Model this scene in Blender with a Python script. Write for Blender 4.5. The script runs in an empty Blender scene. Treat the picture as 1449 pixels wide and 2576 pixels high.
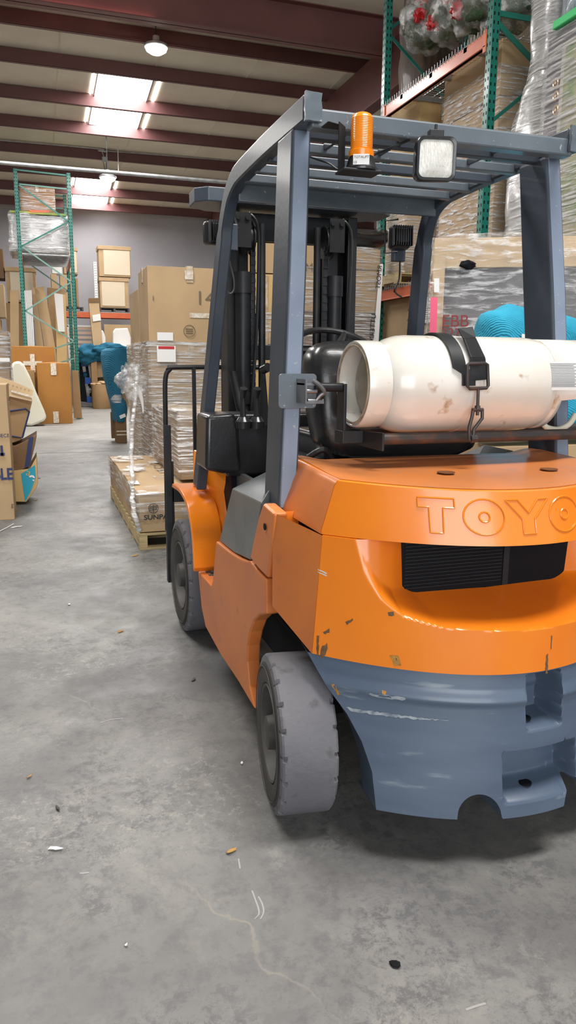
import bpy, bmesh, math, random
from mathutils import Vector, Matrix, noise
random.seed(7)
C = bpy.context.scene.collection
V = Vector
PI = math.pi
# ------------------------------------------------------------------ camera
F, YAW, PITCH, ROLL = 1865.0, .3222, .1970, .0074
CAM = V((-1.2065, -2.008, 1.3795))
fw = V((math.sin(YAW)*math.cos(PITCH), math.cos(YAW)*math.cos(PITCH), -math.sin(PITCH)))
r0 = V((math.cos(YAW), -math.sin(YAW), 0)); u0 = r0.cross(fw)
rt = r0*math.cos(ROLL)+u0*math.sin(ROLL); up = -r0*math.sin(ROLL)+u0*math.cos(ROLL)
cd = bpy.data.cameras.new('camera'); co = bpy.data.objects.new('camera', cd); C.objects.link(co)
co.matrix_world = Matrix(((rt.x, up.x, -fw.x, CAM.x), (rt.y, up.y, -fw.y, CAM.y), (rt.z, up.z, -fw.z, CAM.z), (0, 0, 0, 1)))
cd.sensor_fit = 'VERTICAL'; cd.sensor_height = 36; cd.lens = F/2576*36; cd.clip_start = .05; cd.clip_end = 200
bpy.context.scene.camera = co
def U(px, py, X=None, Y=None, Z=None, pl=None):
    """world point where the sight line of a measured pixel meets a real plane"""
    d = fw*F + rt*(px-724.5) - up*(py-1288)
    if X is not None: t = (X-CAM.x)/d.x
    elif Y is not None: t = (Y-CAM.y)/d.y
    elif Z is not None: t = (Z-CAM.z)/d.z
    else: t = (pl[0]-CAM).dot(pl[1])/d.dot(pl[1])
    return CAM+d*t
# ------------------------------------------------------------------ materials
MATS = {}
def mat(name, col, rough=.6, metal=0, col2=None, scale=6, bump=0, bscale=30, coat=0, detail=6, lo=.35, hi=.65, stretch=None,
        spec=.5, col3=None, scale3=18, lo3=.62, hi3=.7, emit=0, ecol=None, alpha=1):
    m = bpy.data.materials.new(name); m.use_nodes = True; MATS[name] = m
    n = m.node_tree.nodes; l = m.node_tree.links; b = n['Principled BSDF']
    b.inputs['Base Color'].default_value = (*col, 1); b.inputs['Roughness'].default_value = rough
    b.inputs['Metallic'].default_value = metal; b.inputs['Coat Weight'].default_value = coat
    b.inputs['Coat Roughness'].default_value = .12; b.inputs['Specular IOR Level'].default_value = spec
    tc = n.new('ShaderNodeTexCoord'); mp = n.new('ShaderNodeMapping'); l.new(tc.outputs['Object'], mp.inputs[0])
    if stretch: mp.inputs['Scale'].default_value = stretch
    def nz(sc, lo, hi, det=detail, src=None):
        t = n.new('ShaderNodeTexNoise'); t.inputs['Scale'].default_value = sc; t.inputs['Detail'].default_value = det
        l.new((src or mp).outputs[0], t.inputs['Vector'])
        r = n.new('ShaderNodeMapRange'); r.inputs[1].default_value = lo; r.inputs[2].default_value = hi
        l.new(t.outputs[0], r.inputs[0]); return r.outputs[0], t
    last = None
    if col2:
        f, _ = nz(scale, lo, hi)
        mx = n.new('ShaderNodeMix'); mx.data_type = 'RGBA'; l.new(f, mx.inputs[0])
        mx.inputs[6].default_value = (*col, 1); mx.inputs[7].default_value = (*col2, 1); last = mx.outputs[2]
    if col3:
        f, _ = nz(scale3, lo3, hi3, 8)
        mx = n.new('ShaderNodeMix'); mx.data_type = 'RGBA'; l.new(f, mx.inputs[0])
        if last: l.new(last, mx.inputs[6])
        else: mx.inputs[6].default_value = (*col, 1)
        mx.inputs[7].default_value = (*col3, 1); last = mx.outputs[2]
    if last: l.new(last, b.inputs['Base Color'])
    if bump:
        _, t = nz(bscale, 0, 1)
        bp = n.new('ShaderNodeBump'); bp.inputs['Strength'].default_value = bump; bp.inputs['Distance'].default_value = .02
        l.new(t.outputs[0], bp.inputs['Height']); l.new(bp.outputs[0], b.inputs['Normal'])
    if emit:
        b.inputs['Emission Color'].default_value = (*(ecol or col), 1); b.inputs['Emission Strength'].default_value = emit
    b.inputs['Alpha'].default_value = alpha
    return m
def wrapmat(name, tint=(1, 1, 1), fac0=.10, fac1=.85, scale=(.9, .9, 20), haze=.62, rough=.2, rot=.12):
    m = bpy.data.materials.new(name); m.use_nodes = True; n = m.node_tree.nodes; l = m.node_tree.links; n.clear(); MATS[name] = m
    out = n.new('ShaderNodeOutputMaterial'); tc = n.new('ShaderNodeTexCoord'); mp = n.new('ShaderNodeMapping')
    l.new(tc.outputs['Object'], mp.inputs[0]); mp.inputs['Scale'].default_value = scale; mp.inputs['Rotation'].default_value = (rot, rot, .1)
    t = n.new('ShaderNodeTexNoise'); t.inputs['Scale'].default_value = 3.0; t.inputs['Detail'].default_value = 9; t.inputs['Roughness'].default_value = .65
    t.inputs['Distortion'].default_value = .35; l.new(mp.outputs[0], t.inputs['Vector'])
    r = n.new('ShaderNodeMapRange'); r.inputs[1].default_value = .49; r.inputs[2].default_value = .60
    r.inputs[3].default_value = fac0; r.inputs[4].default_value = fac1; l.new(t.outputs[0], r.inputs[0])
    bp = n.new('ShaderNodeBump'); bp.inputs['Strength'].default_value = .9; bp.inputs['Distance'].default_value = .03; l.new(t.outputs[0], bp.inputs['Height'])
    tr = n.new('ShaderNodeBsdfTransparent'); tr.inputs[0].default_value = (*[min(1, c*.96) for c in tint], 1)
    g = n.new('ShaderNodeBsdfGlossy'); g.inputs['Roughness'].default_value = rough; g.inputs['Color'].default_value = (*tint, 1); l.new(bp.outputs[0], g.inputs['Normal'])
    d = n.new('ShaderNodeBsdfDiffuse'); d.inputs[0].default_value = (*[c*.85 for c in tint], 1); l.new(bp.outputs[0], d.inputs['Normal'])  # diffuse white streaks paint in the film's bright highlights
    m1 = n.new('ShaderNodeMixShader'); m1.inputs[0].default_value = haze; l.new(g.outputs[0], m1.inputs[1]); l.new(d.outputs[0], m1.inputs[2])
    m2 = n.new('ShaderNodeMixShader'); l.new(r.outputs[0], m2.inputs[0]); l.new(tr.outputs[0], m2.inputs[1]); l.new(m1.outputs[0], m2.inputs[2])
    l.new(m2.outputs[0], out.inputs[0]); return m
ORANGE = mat('orange_paint', (.88, .235, .012), .26, col2=(.82, .20, .012), scale=3, coat=.35, col3=(.45, .16, .03), scale3=24, lo3=.72, hi3=.78, bump=.04, bscale=9)
ORANGE_D = mat('orange_shaded', (.66, .19, .035), .45, col2=(.56, .16, .04), scale=4, coat=.08, col3=(.40, .13, .04), scale3=14, lo3=.64, hi3=.8)  # same orange paint on the side faces, their shade put into the colour
ORANGE_T = mat('orange_top_lit', (.76, .24, .055), .32, col2=(.60, .22, .08), scale=3.2, coat=.25, col3=(.5, .24, .12), scale3=10, lo3=.6, hi3=.75)  # same orange paint on the cap top, overhead light put into the colour
SLATE = mat('slate_paint', (.072, .100, .150), .36, col2=(.092, .125, .18), scale=2.2, coat=.2, col3=(.22, .26, .30), scale3=4.5, lo3=.64, hi3=.76, stretch=(1.2, 1.2, 7), detail=8)
STEEL = mat('guard_paint', (.040, .051, .070), .42, col2=(.058, .070, .090), scale=5, coat=.06, metal=0, bump=.03, bscale=60)
STEEL_L = mat('guard_paint_mid', (.088, .108, .128), .36, col2=(.125, .148, .168), scale=6, coat=.3, col3=(.3, .32, .34), scale3=60, lo3=.66, hi3=.72)  # lighter, speckled tone of the guard paint
GREYPL = mat('grey_cover', (.085, .095, .10), .35, col2=(.13, .14, .14), scale=6, coat=.2, col3=(.22, .2, .15), scale3=4, lo3=.55, hi3=.75)
BLACK = mat('black_metal', (.012, .0125, .014), .42, col2=(.022, .022, .024), scale=12, spec=.35)
BLACKPL = mat('black_vinyl', (.014, .014, .015), .28, col2=(.022, .022, .024), scale=7, coat=.2, bump=.04, bscale=90)
DUSTY = mat('dusty_black', (.035, .033, .031), .6, col2=(.07, .065, .058), scale=9)
RUBBER = mat('rubber_tread', (.118, .114, .130), .75, col2=(.145, .14, .15), scale=5, col3=(.085, .082, .088), scale3=20, lo3=.6, hi3=.75, bump=.15, bscale=60)
RUBBER_S = mat('rubber_sidewall', (.036, .034, .032), .75, col2=(.06, .055, .05), scale=9, bump=.1, bscale=60)
RIM = mat('rim_metal', (.048, .045, .043), .6, col2=(.085, .078, .07), scale=8)
STEELBARE = mat('bare_steel', (.20, .20, .21), .38, metal=.7, col2=(.14, .13, .13), scale=20)
LIGHTFACE = mat('guard_paint_lit', (.17, .21, .28), .34, col2=(.21, .25, .33), scale=5, coat=.35, col3=(.34, .36, .38), scale3=60, lo3=.66, hi3=.72)  # guard paint as lit on the post rear faces, brightness in the colour
RUSTY = mat('rusty_steel', (.055, .05, .05), .5, metal=.5, col2=(.14, .065, .04), scale=22, lo=.5, hi=.75)
TANKW = mat('white_enamel', (.74, .72, .67), .22, col2=(.68, .63, .55), scale=4, coat=.5, col3=(.36, .20, .08), scale3=11, lo3=.66, hi3=.74, bump=.03, bscale=8)
TANKIN = mat('tank_dirty', (.42, .38, .30), .35, col2=(.26, .22, .15), scale=6)
AMBER = mat('amber_lens', (.90, .27, .01), .18, coat=.6, emit=.12, ecol=(1, .27, .0), col2=(.75, .18, .0), scale=9)
GLASS = mat('lamp_glass', (.66, .64, .58), .2, coat=.7, col2=(.80, .78, .72), scale=14, bump=.4, bscale=50, stretch=(4, 1, 1))
WHITE = mat('white_paper', (.80, .79, .77), .6)
WHITEPL = mat('white_plastic', (.78, .78, .76), .35, coat=.2)
INK = mat('black_ink', (.02, .02, .025), .6)
NAVY = mat('navy_ink', (.02, .03, .11), .6)
REDINK = mat('red_ink', (.25, .03, .03), .6)
FADED = mat('faded_ink', (.16, .12, .08), .7)
PINK = mat('pink_label', (.85, .12, .22), .6)
def cb(name, c, **k):
    return mat(name, c, .72, col2=tuple(x*.86 for x in c), scale=2.2, bump=.05, bscale=14, spec=.3, **k)
CB = [cb('cardboard_tan', (.50, .345, .19)), cb('cardboard_brown', (.36, .225, .11)), cb('cardboard_caramel', (.42, .19, .045)),
      cb('cardboard_light', (.60, .42, .24)), cb('cardboard_dark', (.20, .115, .055)), cb('cardboard_ochre', (.62, .42, .19))]
TAPE = mat('tape', (.42, .29, .16), .25, col2=(.60, .50, .36), scale=20, coat=.4)
TAPEW = mat('tape_white', (.75, .70, .62), .3, col2=(.5, .38, .24), scale=25, coat=.4)
WOOD = mat('pallet_wood', (.58, .44, .22), .7, col2=(.40, .30, .15), scale=6, stretch=(1, 1, 6), bump=.1)
GREEN = mat('rack_green', (.004, .125, .092), .4, col2=(.008, .16, .12), scale=3, coat=.2)
GREEN_D = mat('rack_green_pale', (.12, .26, .21), .45, col2=(.17, .30, .26), scale=3)
RACKO = mat('rack_orange', (.64, .125, .03), .4, col2=(.52, .10, .035), scale=5, coat=.2)
MAROON = mat('maroon_steel', (.125, .046, .043), .5, col2=(.15, .058, .054), scale=2)
MAROON_L = mat('maroon_steel_light', (.19, .072, .064), .5, col2=(.16, .060, .054), scale=1.5)
GALV = mat('galvanised', (.42, .43, .43), .4, metal=.6, col2=(.3, .3, .3), scale=9)
INSUL = mat('ceiling_sheet', (.74, .67, .54), .75, col2=(.66, .59, .47), scale=1.2, bump=.12, bscale=2.5)
WALLM = mat('wall_paint', (.40, .39, .40), .8, col2=(.34, .33, .34), scale=.5)
BLUE = mat('blue_quilt', (.010, .115, .20), .85, col2=(.014, .15, .26), scale=5, bump=.5, bscale=16)
TURQ = mat('turquoise_quilt', (.025, .35, .52), .85, col2=(.018, .29, .44), scale=6, bump=.4, bscale=20)
FOAM = mat('foam_roll', (.74, .70, .54), .6, col2=(.76, .73, .62), scale=3, bump=.15, bscale=6)
WHITECL = mat('white_cover', (.78, .75, .72), .6, bump=.2, bscale=5)
BAGB = mat('black_bag', (.010, .010, .012), .22, bump=.9, bscale=7, coat=.5)
GREYWR = mat('grey_fabric', (.085, .080, .085), .55, col2=(.15, .135, .135), scale=2.5, bump=.3, bscale=4)
SILVER = mat('silver_wrap', (.55, .54, .54), .28, metal=.25, col2=(.36, .35, .35), scale=2.2, bump=.6, bscale=6, coat=.3)
FOLI = mat('wreath_green', (.02, .06, .02), .8, col2=(.06, .09, .04), scale=20, bump=.8, bscale=40)
REDB = mat('red_bow', (.5, .02, .02), .4)
BRIGHTGR = mat('green_tray', (.05, .50, .16), .45)
MARB = mat('framed_art', (.16, .26, .08), .5, col2=(.40, .34, .22), scale=5)
FRAMEM = mat('frame_dark', (.07, .06, .08), .4, col2=(.12, .09, .12), scale=14)
BLUEPL = mat('blue_plastic', (.01, .08, .36), .4)
DARKCH = mat('dark_box', (.006, .0065, .008), .6, spec=.15)
LEAF = mat('dry_leaf', (.42, .22, .06), .7)
SKY = mat('skylight_glow', (1, 1, 1), .5, emit=26, ecol=(1, .98, 1))
LAMPG = mat('lamp_glow', (1, 1, 1), .5, emit=40, ecol=(1, .98, .88))
SLATS = mat('slat_cream', (.70, .55, .42), .5, col2=(.62, .42, .28), scale=2)
WRAP = wrapmat('stretch_wrap')
WRAPH = wrapmat('stretch_wrap_heavy', fac0=.18, fac1=.97, haze=.66)
WRAPD = wrapmat('stretch_wrap_diagonal', fac0=.12, fac1=.95, haze=.66, rot=.75, scale=(1.2, 2, 14))
PLASTIC = wrapmat('clear_bag', fac0=.16, fac1=.6, scale=(2, 2, 2.5), haze=.4)
def quilt(m, sc, st=.6, dist=.02):
    n = m.node_tree.nodes; l = m.node_tree.links; tc = n.new('ShaderNodeTexCoord'); w = n.new('ShaderNodeTexWave'); w.inputs['Scale'].default_value = sc
    w.bands_direction = 'DIAGONAL'; w.inputs['Distortion'].default_value = 3; w.inputs['Detail'].default_value = 1; w.inputs['Detail Scale'].default_value = .6
    l.new(tc.outputs['Object'], w.inputs['Vector']); b = n.new('ShaderNodeBump'); b.inputs['Strength'].default_value = st; b.inputs['Distance'].default_value = dist
    l.new(w.outputs[1], b.inputs['Height']); o = n.new('ShaderNodeBump'); p = n['Principled BSDF']
    if p.inputs['Normal'].links: l.new(p.inputs['Normal'].links[0].from_socket, b.inputs['Normal'])
    l.new(b.outputs[0], p.inputs['Normal'])
quilt(BLUE, 16, .4); quilt(TURQ, 40, .4, .008)
def floor_mat():
    m = bpy.data.materials.new('concrete_floor'); m.use_nodes = True; n = m.node_tree.nodes; l = m.node_tree.links; b = n['Principled BSDF']
    tc = n.new('ShaderNodeTexCoord')
    def nz(sc, det, ro, dist=0):
        t = n.new('ShaderNodeTexNoise'); t.inputs['Scale'].default_value = sc; t.inputs['Detail'].default_value = det
        t.inputs['Roughness'].default_value = ro; t.inputs['Distortion'].default_value = dist; l.new(tc.outputs['Object'], t.inputs['Vector']); return t.outputs[0]
    def mr(x, a, c, lo=0, hi=1):
        r = n.new('ShaderNodeMapRange'); r.inputs[1].default_value = a; r.inputs[2].default_value = c; r.inputs[3].default_value = lo; r.inputs[4].default_value = hi
        l.new(x, r.inputs[0]); return r.outputs[0]
    def mix(f, a, c):
        x = n.new('ShaderNodeMix'); x.data_type = 'RGBA'; l.new(f, x.inputs[0])
        for i, v in ((6, a), (7, c)):
            if isinstance(v, tuple): x.inputs[i].default_value = (*v, 1)
            else: l.new(v, x.inputs[i])
        return x.outputs[2]
    c = mix(mr(nz(1.3, 10, .62, .4), .36, .64), (.125, .123, .122), (.245, .238, .222))
    c = mix(mr(nz(13, 14, .78), .50, .60, 0, .45), c, (.095, .094, .098))
    c = mix(mr(nz(3.2, 14, .8, .6), .54, .63, 0, .45), c, (.29, .275, .24))
    c = mix(mr(nz(60, 4, .7), .62, .72, 0, .5), c, (.08, .08, .085))
    def mul(a, b):
        q = n.new('ShaderNodeMath'); q.operation = 'MULTIPLY'; l.new(a, q.inputs[0]); l.new(b, q.inputs[1]); return q.outputs[0]
    c = mix(mul(mr(nz(17, 15, .86, .3), .495, .55, 0, .8), mr(nz(1.5, 7, .62), .44, .60)), c, (.088, .087, .092))
    c = mix(mul(mr(nz(24, 15, .86, .2), .52, .58, 0, .7), mr(nz(1.1, 6, .6), .50, .40)), c, (.33, .315, .28))
    c = mix(mr(nz(.55, 5, .55), .46, .64, 0, .6), c, (.085, .082, .086))
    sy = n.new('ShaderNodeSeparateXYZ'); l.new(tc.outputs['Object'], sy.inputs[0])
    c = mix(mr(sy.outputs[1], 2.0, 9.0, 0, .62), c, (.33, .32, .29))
    # hairline cracks
    vo = n.new('ShaderNodeTexVoronoi'); vo.feature = 'DISTANCE_TO_EDGE'; vo.inputs['Scale'].default_value = .42
    mp = n.new('ShaderNodeVectorMath'); mp.operation = 'ADD'; sc = n.new('ShaderNodeVectorMath'); sc.operation = 'SCALE'; sc.inputs['Scale'].default_value = .16
    t = n.new('ShaderNodeTexNoise'); t.inputs['Scale'].default_value = 5; t.inputs['Detail'].default_value = 9; l.new(tc.outputs['Object'], t.inputs['Vector'])
    l.new(t.outputs[1], sc.inputs[0]); l.new(tc.outputs['Object'], mp.inputs[0]); l.new(sc.outputs[0], mp.inputs[1]); l.new(mp.outputs[0], vo.inputs['Vector'])
    gate = mr(nz(1.1, 3, .5), .54, .62); ck = mr(vo.outputs['Distance'], .0006, .0022, 1, 0)
    mu = n.new('ShaderNodeMath'); mu.operation = 'MULTIPLY'; l.new(gate, mu.inputs[0]); l.new(ck, mu.inputs[1])
    m5 = n.new('ShaderNodeMath'); m5.operation = 'MULTIPLY'; m5.inputs[1].default_value = .55; l.new(mu.outputs[0], m5.inputs[0]); c = mix(m5.outputs[0], c, (.30, .27, .22))
    l.new(c, b.inputs['Base Color'])
    l.new(mr(nz(4, 8, .6), .3, .7, .42, .68), b.inputs['Roughness'])
    bp = n.new('ShaderNodeBump'); bp.inputs['Strength'].default_value = .25; bp.inputs['Distance'].default_value = .004; l.new(nz(45, 8, .7), bp.inputs['Height']); l.new(bp.outputs[0], b.inputs['Normal'])
    return m
FLOORM = floor_mat()
# ------------------------------------------------------------------ mesh helpers
def nb(): return bmesh.new()
def quad(bm, pts): return bm.faces.new([bm.verts.new(p) for p in pts])
def bx(bm, x0, x1, y0, y1, z0, z1, M=None):
    vs = [V((x, y, z)) for x in (x0, x1) for y in (y0, y1) for z in (z0, z1)]
    if M: vs = [M @ v for v in vs]
    v = [bm.verts.new(p) for p in vs]
    for f in ((0, 1, 3, 2), (4, 6, 7, 5), (0, 4, 5, 1), (2, 3, 7, 6), (0, 2, 6, 4), (1, 5, 7, 3)): bm.faces.new([v[i] for i in f])
    return v
def prism(bm, pts, off):
    off = V(off); a = [bm.verts.new(p) for p in pts]; b = [bm.verts.new(V(p)+off) for p in pts]; n = len(pts)
    bm.faces.new(a); bm.faces.new(b[::-1])
    for i in range(n): bm.faces.new((a[i], b[i], b[(i+1) % n], a[(i+1) % n]))
def bar(bm, p, q, w, h, side=(1, 0, 0)):
    """rectangular bar p->q, w along 'side', h along the other"""
    p, q = V(p), V(q); d = (q-p).normalized(); s = V(side); s = (s-d*s.dot(d)).normalized(); t = d.cross(s)
    ring = lambda c: [c+s*(w/2*a)+t*(h/2*b) for a, b in ((-1, -1), (1, -1), (1, 1), (-1, 1))]
    loft(bm, [ring(p), ring(q)])
def loft(bm, rings, caps=True, closed=True):
    R = [[bm.verts.new(p) for p in r] for r in rings]; n = len(R[0])
    for a, b in zip(R, R[1:]):
        for i in range(n if closed else n-1): bm.faces.new((a[i], a[(i+1) % n], b[(i+1) % n], b[i]))
    if caps and closed: bm.faces.new(R[0][::-1]); bm.faces.new(R[-1])
    return R
def tube(bm, pts, r, n=10, closed=False):
    pts = [V(p) for p in pts]; N = len(pts); rings = []; prev = None
    for i, p in enumerate(pts):
        if closed: d = pts[(i+1) % N]-pts[i-1]
        else: d = pts[min(i+1, N-1)]-pts[max(i-1, 0)]
        d.normalize()
        if prev is None:
            s = d.cross(V((0, 0, 1)));
            if s.length < .1: s = d.cross(V((0, 1, 0)))
        else: s = prev-d*prev.dot(d)
        s.normalize(); prev = s; t = d.cross(s)
        rr = r[i] if isinstance(r, (list, tuple)) else r
        rings.append([p+(s*math.cos(a)+t*math.sin(a))*rr for a in [2*PI*k/n for k in range(n)]])
    if closed: rings.append(rings[0]); 
    loft(bm, rings, caps=not closed)
def smoothpath(pts, k=6):
    pts = [V(p) for p in pts]; out = []
    for i in range(len(pts)-1):
        p0, p1, p2, p3 = pts[max(i-1, 0)], pts[i], pts[i+1], pts[min(i+2, len(pts)-1)]
        for j in range(k):
            t = j/k; out.append(.5*((2*p1)+(p2-p0)*t+(2*p0-5*p1+4*p2-p3)*t*t+(3*p1-p0-3*p2+p3)*t**3))
    out.append(pts[-1]); return out
def lathe(bm, prof, o, axis=(1, 0, 0), n=32, mod=None, caps=True):
    """prof: (r, h) along axis from point o"""
    ax = V(axis).normalized(); s = ax.orthogonal().normalized(); t = ax.cross(s); o = V(o); rings = []
    for j, (r, h) in enumerate(prof):
        rings.append([o+ax*h+(s*math.cos(2*PI*k/n)+t*math.sin(2*PI*k/n))*(mod(j, k, r) if mod else r) for k in range(n)])
    loft(bm, rings, caps=caps)
def blob(bm, c, rad, seed=0, amp=.15, fr=1.6, sub=4, flat=None):
    c = V(c); r = bmesh.ops.create_icosphere(bm, subdivisions=sub, radius=1)
    for v in r['verts']:
        d = v.co.copy(); k = 1+amp*noise.fractal(d*fr+V((seed*3.1, seed*1.7, seed)), .8, 2.1, 5)
        q = V((d.x*rad[0]*k, d.y*rad[1]*k, d.z*rad[2]*k))
        if flat is not None and c.z+q.z < flat: q.z = flat-c.z
        v.co = c+q
def gridbox(bm, x0, x1, y0, y1, z0, z1, M=None, div=.12, amp=.004, seed=0, fr=3, bulge=0):
    """closed box with subdivided, slightly uneven sides"""
    L = (x1-x0, y1-y0, z1-z0); n = [max(1, min(24, int(round(a/div)))) for a in L]; cache = {}
    def vt(i, j, k):
        key = (i, j, k)
        if key not in cache:
            f = V((i/n[0], j/n[1], k/n[2])); p = V((x0+L[0]*f.x, y0+L[1]*f.y, z0+L[2]*f.z))
            q = p*fr+V((seed*1.3, seed*.7, seed)); o = V((noise.noise(q), noise.noise(q+V((9, 0, 0))), noise.noise(q+V((0, 9, 0)))))*amp
            if bulge:
                w = [math.sin(PI*f[a]) for a in range(3)]
                o += V(((f.x-.5)*2*bulge*w[1]*w[2], (f.y-.5)*2*bulge*w[0]*w[2], (f.z-.5)*2*bulge*w[0]*w[1]))
            if k == 0: o.z = max(0, o.z)
            p = p+o; cache[key] = bm.verts.new(M @ p if M else p)
        return cache[key]
    def face(a, b, c, ax, s):
        pass
    for ax in range(3):
        a1, a2 = [(1, 2), (2, 0), (0, 1)][ax]
        for side in (0, n[ax]):
            for i in range(n[a1]):
                for j in range(n[a2]):
                    q = []
                    for di, dj in ((0, 0), (1, 0), (1, 1), (0, 1)):
                        idx = [0, 0, 0]; idx[ax] = side; idx[a1] = i+di; idx[a2] = j+dj; q.append(vt(*idx))
                    if side == 0: q.reverse()
                    try: bm.faces.new(q)
                    except ValueError: pass
# ------------------------------------------------------------------ object helpers
def obj(name, bm, m, parent=None, bevel=0, smooth=False, seg=2, solid=0, sub=0, fix=True, ang=35):
    if fix: bmesh.ops.recalc_face_normals(bm, faces=bm.faces)
    xs = [v.co for v in bm.verts]
    lo = V([min(p[i] for p in xs) for i in range(3)]); hi = V([max(p[i] for p in xs) for i in range(3)])
    o0 = V(((lo.x+hi.x)/2, (lo.y+hi.y)/2, lo.z))
    for v in bm.verts: v.co -= o0
    me = bpy.data.meshes.new(name); bm.to_mesh(me); bm.free(); me.materials.append(m)
    if smooth:
        for p in me.polygons: p.use_smooth = True
        try: me.set_sharp_from_angle(angle=math.radians(ang))
        except Exception: pass
    o = bpy.data.objects.new(name, me); C.objects.link(o); o.location = o0
    if parent: attach(o, parent)
    if solid: md = o.modifiers.new('s', 'SOLIDIFY'); md.thickness = solid; md.offset = 0
    if sub: md = o.modifiers.new('d', 'SUBSURF'); md.levels = md.render_levels = sub
    if bevel: md = o.modifiers.new('b', 'BEVEL'); md.width = bevel; md.segments = seg; md.limit_method = 'ANGLE'; md.harden_normals = False
    return o
def wmat(o):
    m = Matrix.LocRotScale(o.location, o.rotation_euler, o.scale)
    return wmat(o.parent) @ o.matrix_parent_inverse @ m if o.parent else m
def attach(o, p):
    o.parent = p; o.matrix_parent_inverse = wmat(p).inverted()
def tag(o, label, cat, group=None, kind=None):
    o['label'] = label; o['category'] = cat
    if group: o['group'] = group
    if kind: o['kind'] = kind
    return o
def thing(name, loc, label, cat, group=None):
    o = bpy.data.objects.new(name, None); C.objects.link(o); o.location = loc; o.empty_display_size = .1
    return tag(o, label, cat, group)
def struct(name, bm, m, **k):
    o = obj(name, bm, m, **k); o['kind'] = 'structure'; return o
def text(s, pos, xd, yd, size, m, parent, name='lettering', ext=.0008, spacing=1.0, sx=1.0, bold=0):
    c = bpy.data.curves.new(name, 'FONT'); c.body = s; c.size = size; c.extrude = ext; c.space_character = spacing; c.offset = bold
    c.materials.append(m); o = bpy.data.objects.new(name, c); C.objects.link(o)
    x = V(xd).normalized(); y = V(yd).normalized(); z = x.cross(y).normalized(); y = z.cross(x)
    M = Matrix(((x.x*sx, y.x, z.x, 0), (x.y*sx, y.y, z.y, 0), (x.z*sx, y.z, z.z, 0), (0, 0, 0, 1)))
    o.location = V(pos); o.rotation_euler = Matrix(((x.x, y.x, z.x), (x.y, y.y, z.y), (x.z, y.z, z.z))).to_euler(); o.scale = (sx, 1, 1)
    me = bpy.data.meshes.new_from_object(o); bpy.data.objects.remove(o); o2 = bpy.data.objects.new(name, me); C.objects.link(o2)
    if not me.materials: me.materials.append(m)
    o2.location = V(pos); o2.rotation_euler = Matrix(((x.x, y.x, z.x), (x.y, y.y, z.y), (x.z, y.z, z.z))).to_euler(); o2.scale = (sx, 1, 1)
    attach(o2, parent); return o2
def carton(label, x0, x1, y0, y1, z0, z1, m=0, yaw=0, lean=0, roll=0, tape=('top',), wrap=None, wz=(0, 1), name='cardboard_box', cat='box', group=None, amp=.004, bulge=.006, tm=None, wtop=True):
    """a carton with its tape strips and stretch film; the pivot is the middle of its foot"""
    cx, cy = (x0+x1)/2, (y0+y1)/2; a, b, h = (x1-x0)/2, (y1-y0)/2, z1-z0
    M = Matrix.Translation((cx, cy, z0)) @ Matrix.Rotation(yaw, 4, 'Z') @ Matrix.Rotation(lean, 4, 'X') @ Matrix.Rotation(roll, 4, 'Y')
    bm = nb(); gridbox(bm, -a, a, -b, b, 0, h, M, amp=amp, seed=random.random()*50, bulge=bulge)
    o = obj(name, bm, CB[m] if isinstance(m, int) else m, bevel=.004, smooth=True); tag(o, label, cat, group)
    e = .0035+bulge+amp; tm = tm or TAPE
    for t in tape:
        bm = nb(); w = min(.035, a*.16)
        if t == 'top': gridbox(bm, -a*.98, a*.98, -w, w, h, h+e, M, amp=.001); bx(bm, a-.001, a+e, -w, w, h*.82, h+e, M); bx(bm, -a-e, -a+.001, -w, w, h*.82, h+e, M)
        elif t == 'topy': gridbox(bm, -w, w, -b*.98, b*.98, h, h+e, M, amp=.001); bx(bm, -w, w, -b-e, -b+.001, h*.8, h+e, M)
        elif t == 'front': bx(bm, -a*.98, a*.98, -b-e, -b+.001, h*.48-w, h*.48+w, M)
        elif t == 'vert': bx(bm, -w, w, -b-e, -b+.001, h*.02, h*.98, M)
        elif t == 'ends': bx(bm, -w, w, -b-e, -b+.001, h*.80, h*.98, M); bx(bm, -w, w, -b-e, -b+.001, h*.02, h*.2, M)
        obj('tape', bm, tm, o, smooth=True)
    if wrap:
        bm = nb(); e2 = .016; gridbox(bm, -a-e2, a+e2, -b-e2, b+e2, h*wz[0]+.002, h*wz[1]+(e2 if wz[1] >= 1 else 0), M, amp=.012, div=.08, fr=6, seed=random.random()*50)
        if wz[1] < 1 or not wtop:
            zt = h*wz[1]
            for f in list(bm.faces):
                c = M.inverted() @ f.calc_center_median()
                if abs(c.z-zt) < .02 and abs(f.normal.z if f.normal.length else 0) >= 0 and all(abs((M.inverted() @ v.co).z-zt) < .02 for v in f.verts): bm.faces.remove(f)
        obj('stretch_wrap', bm, wrap, o, smooth=True, ang=180)

    return o, M, (a, b, h)
def onface(M, a, b, h, s, t, side='front', e=.012):
    """point and axes on a face: s across (-1..1), t up (0..1)"""
    R = M.to_3x3()
    if side == 'front': return M @ V((a*s, -b-e, h*t)), R @ V((1, 0, 0)), R @ V((0, 0, 1))
    if side == 'left': return M @ V((-a-e, -b*s, h*t)), R @ V((0, -1, 0)), R @ V((0, 0, 1))
    if side == 'right': return M @ V((a+e, b*s, h*t)), R @ V((0, 1, 0)), R @ V((0, 0, 1))
    return M @ V((a*s, b*(2*t-1), h+e)), R @ V((1, 0, 0)), R @ V((0, 1, 0))
def sticker(parent, p, xd, yd, w, h, m=None, name='label_sheet', th=.0015):
    bm = nb(); x = V(xd)*w/2; y = V(yd)*h/2; n = x.cross(y).normalized()*th
    prism(bm, [p-x-y, p+x-y, p+x+y, p-x+y], n); return obj(name, bm, m or WHITE, parent)
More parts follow.
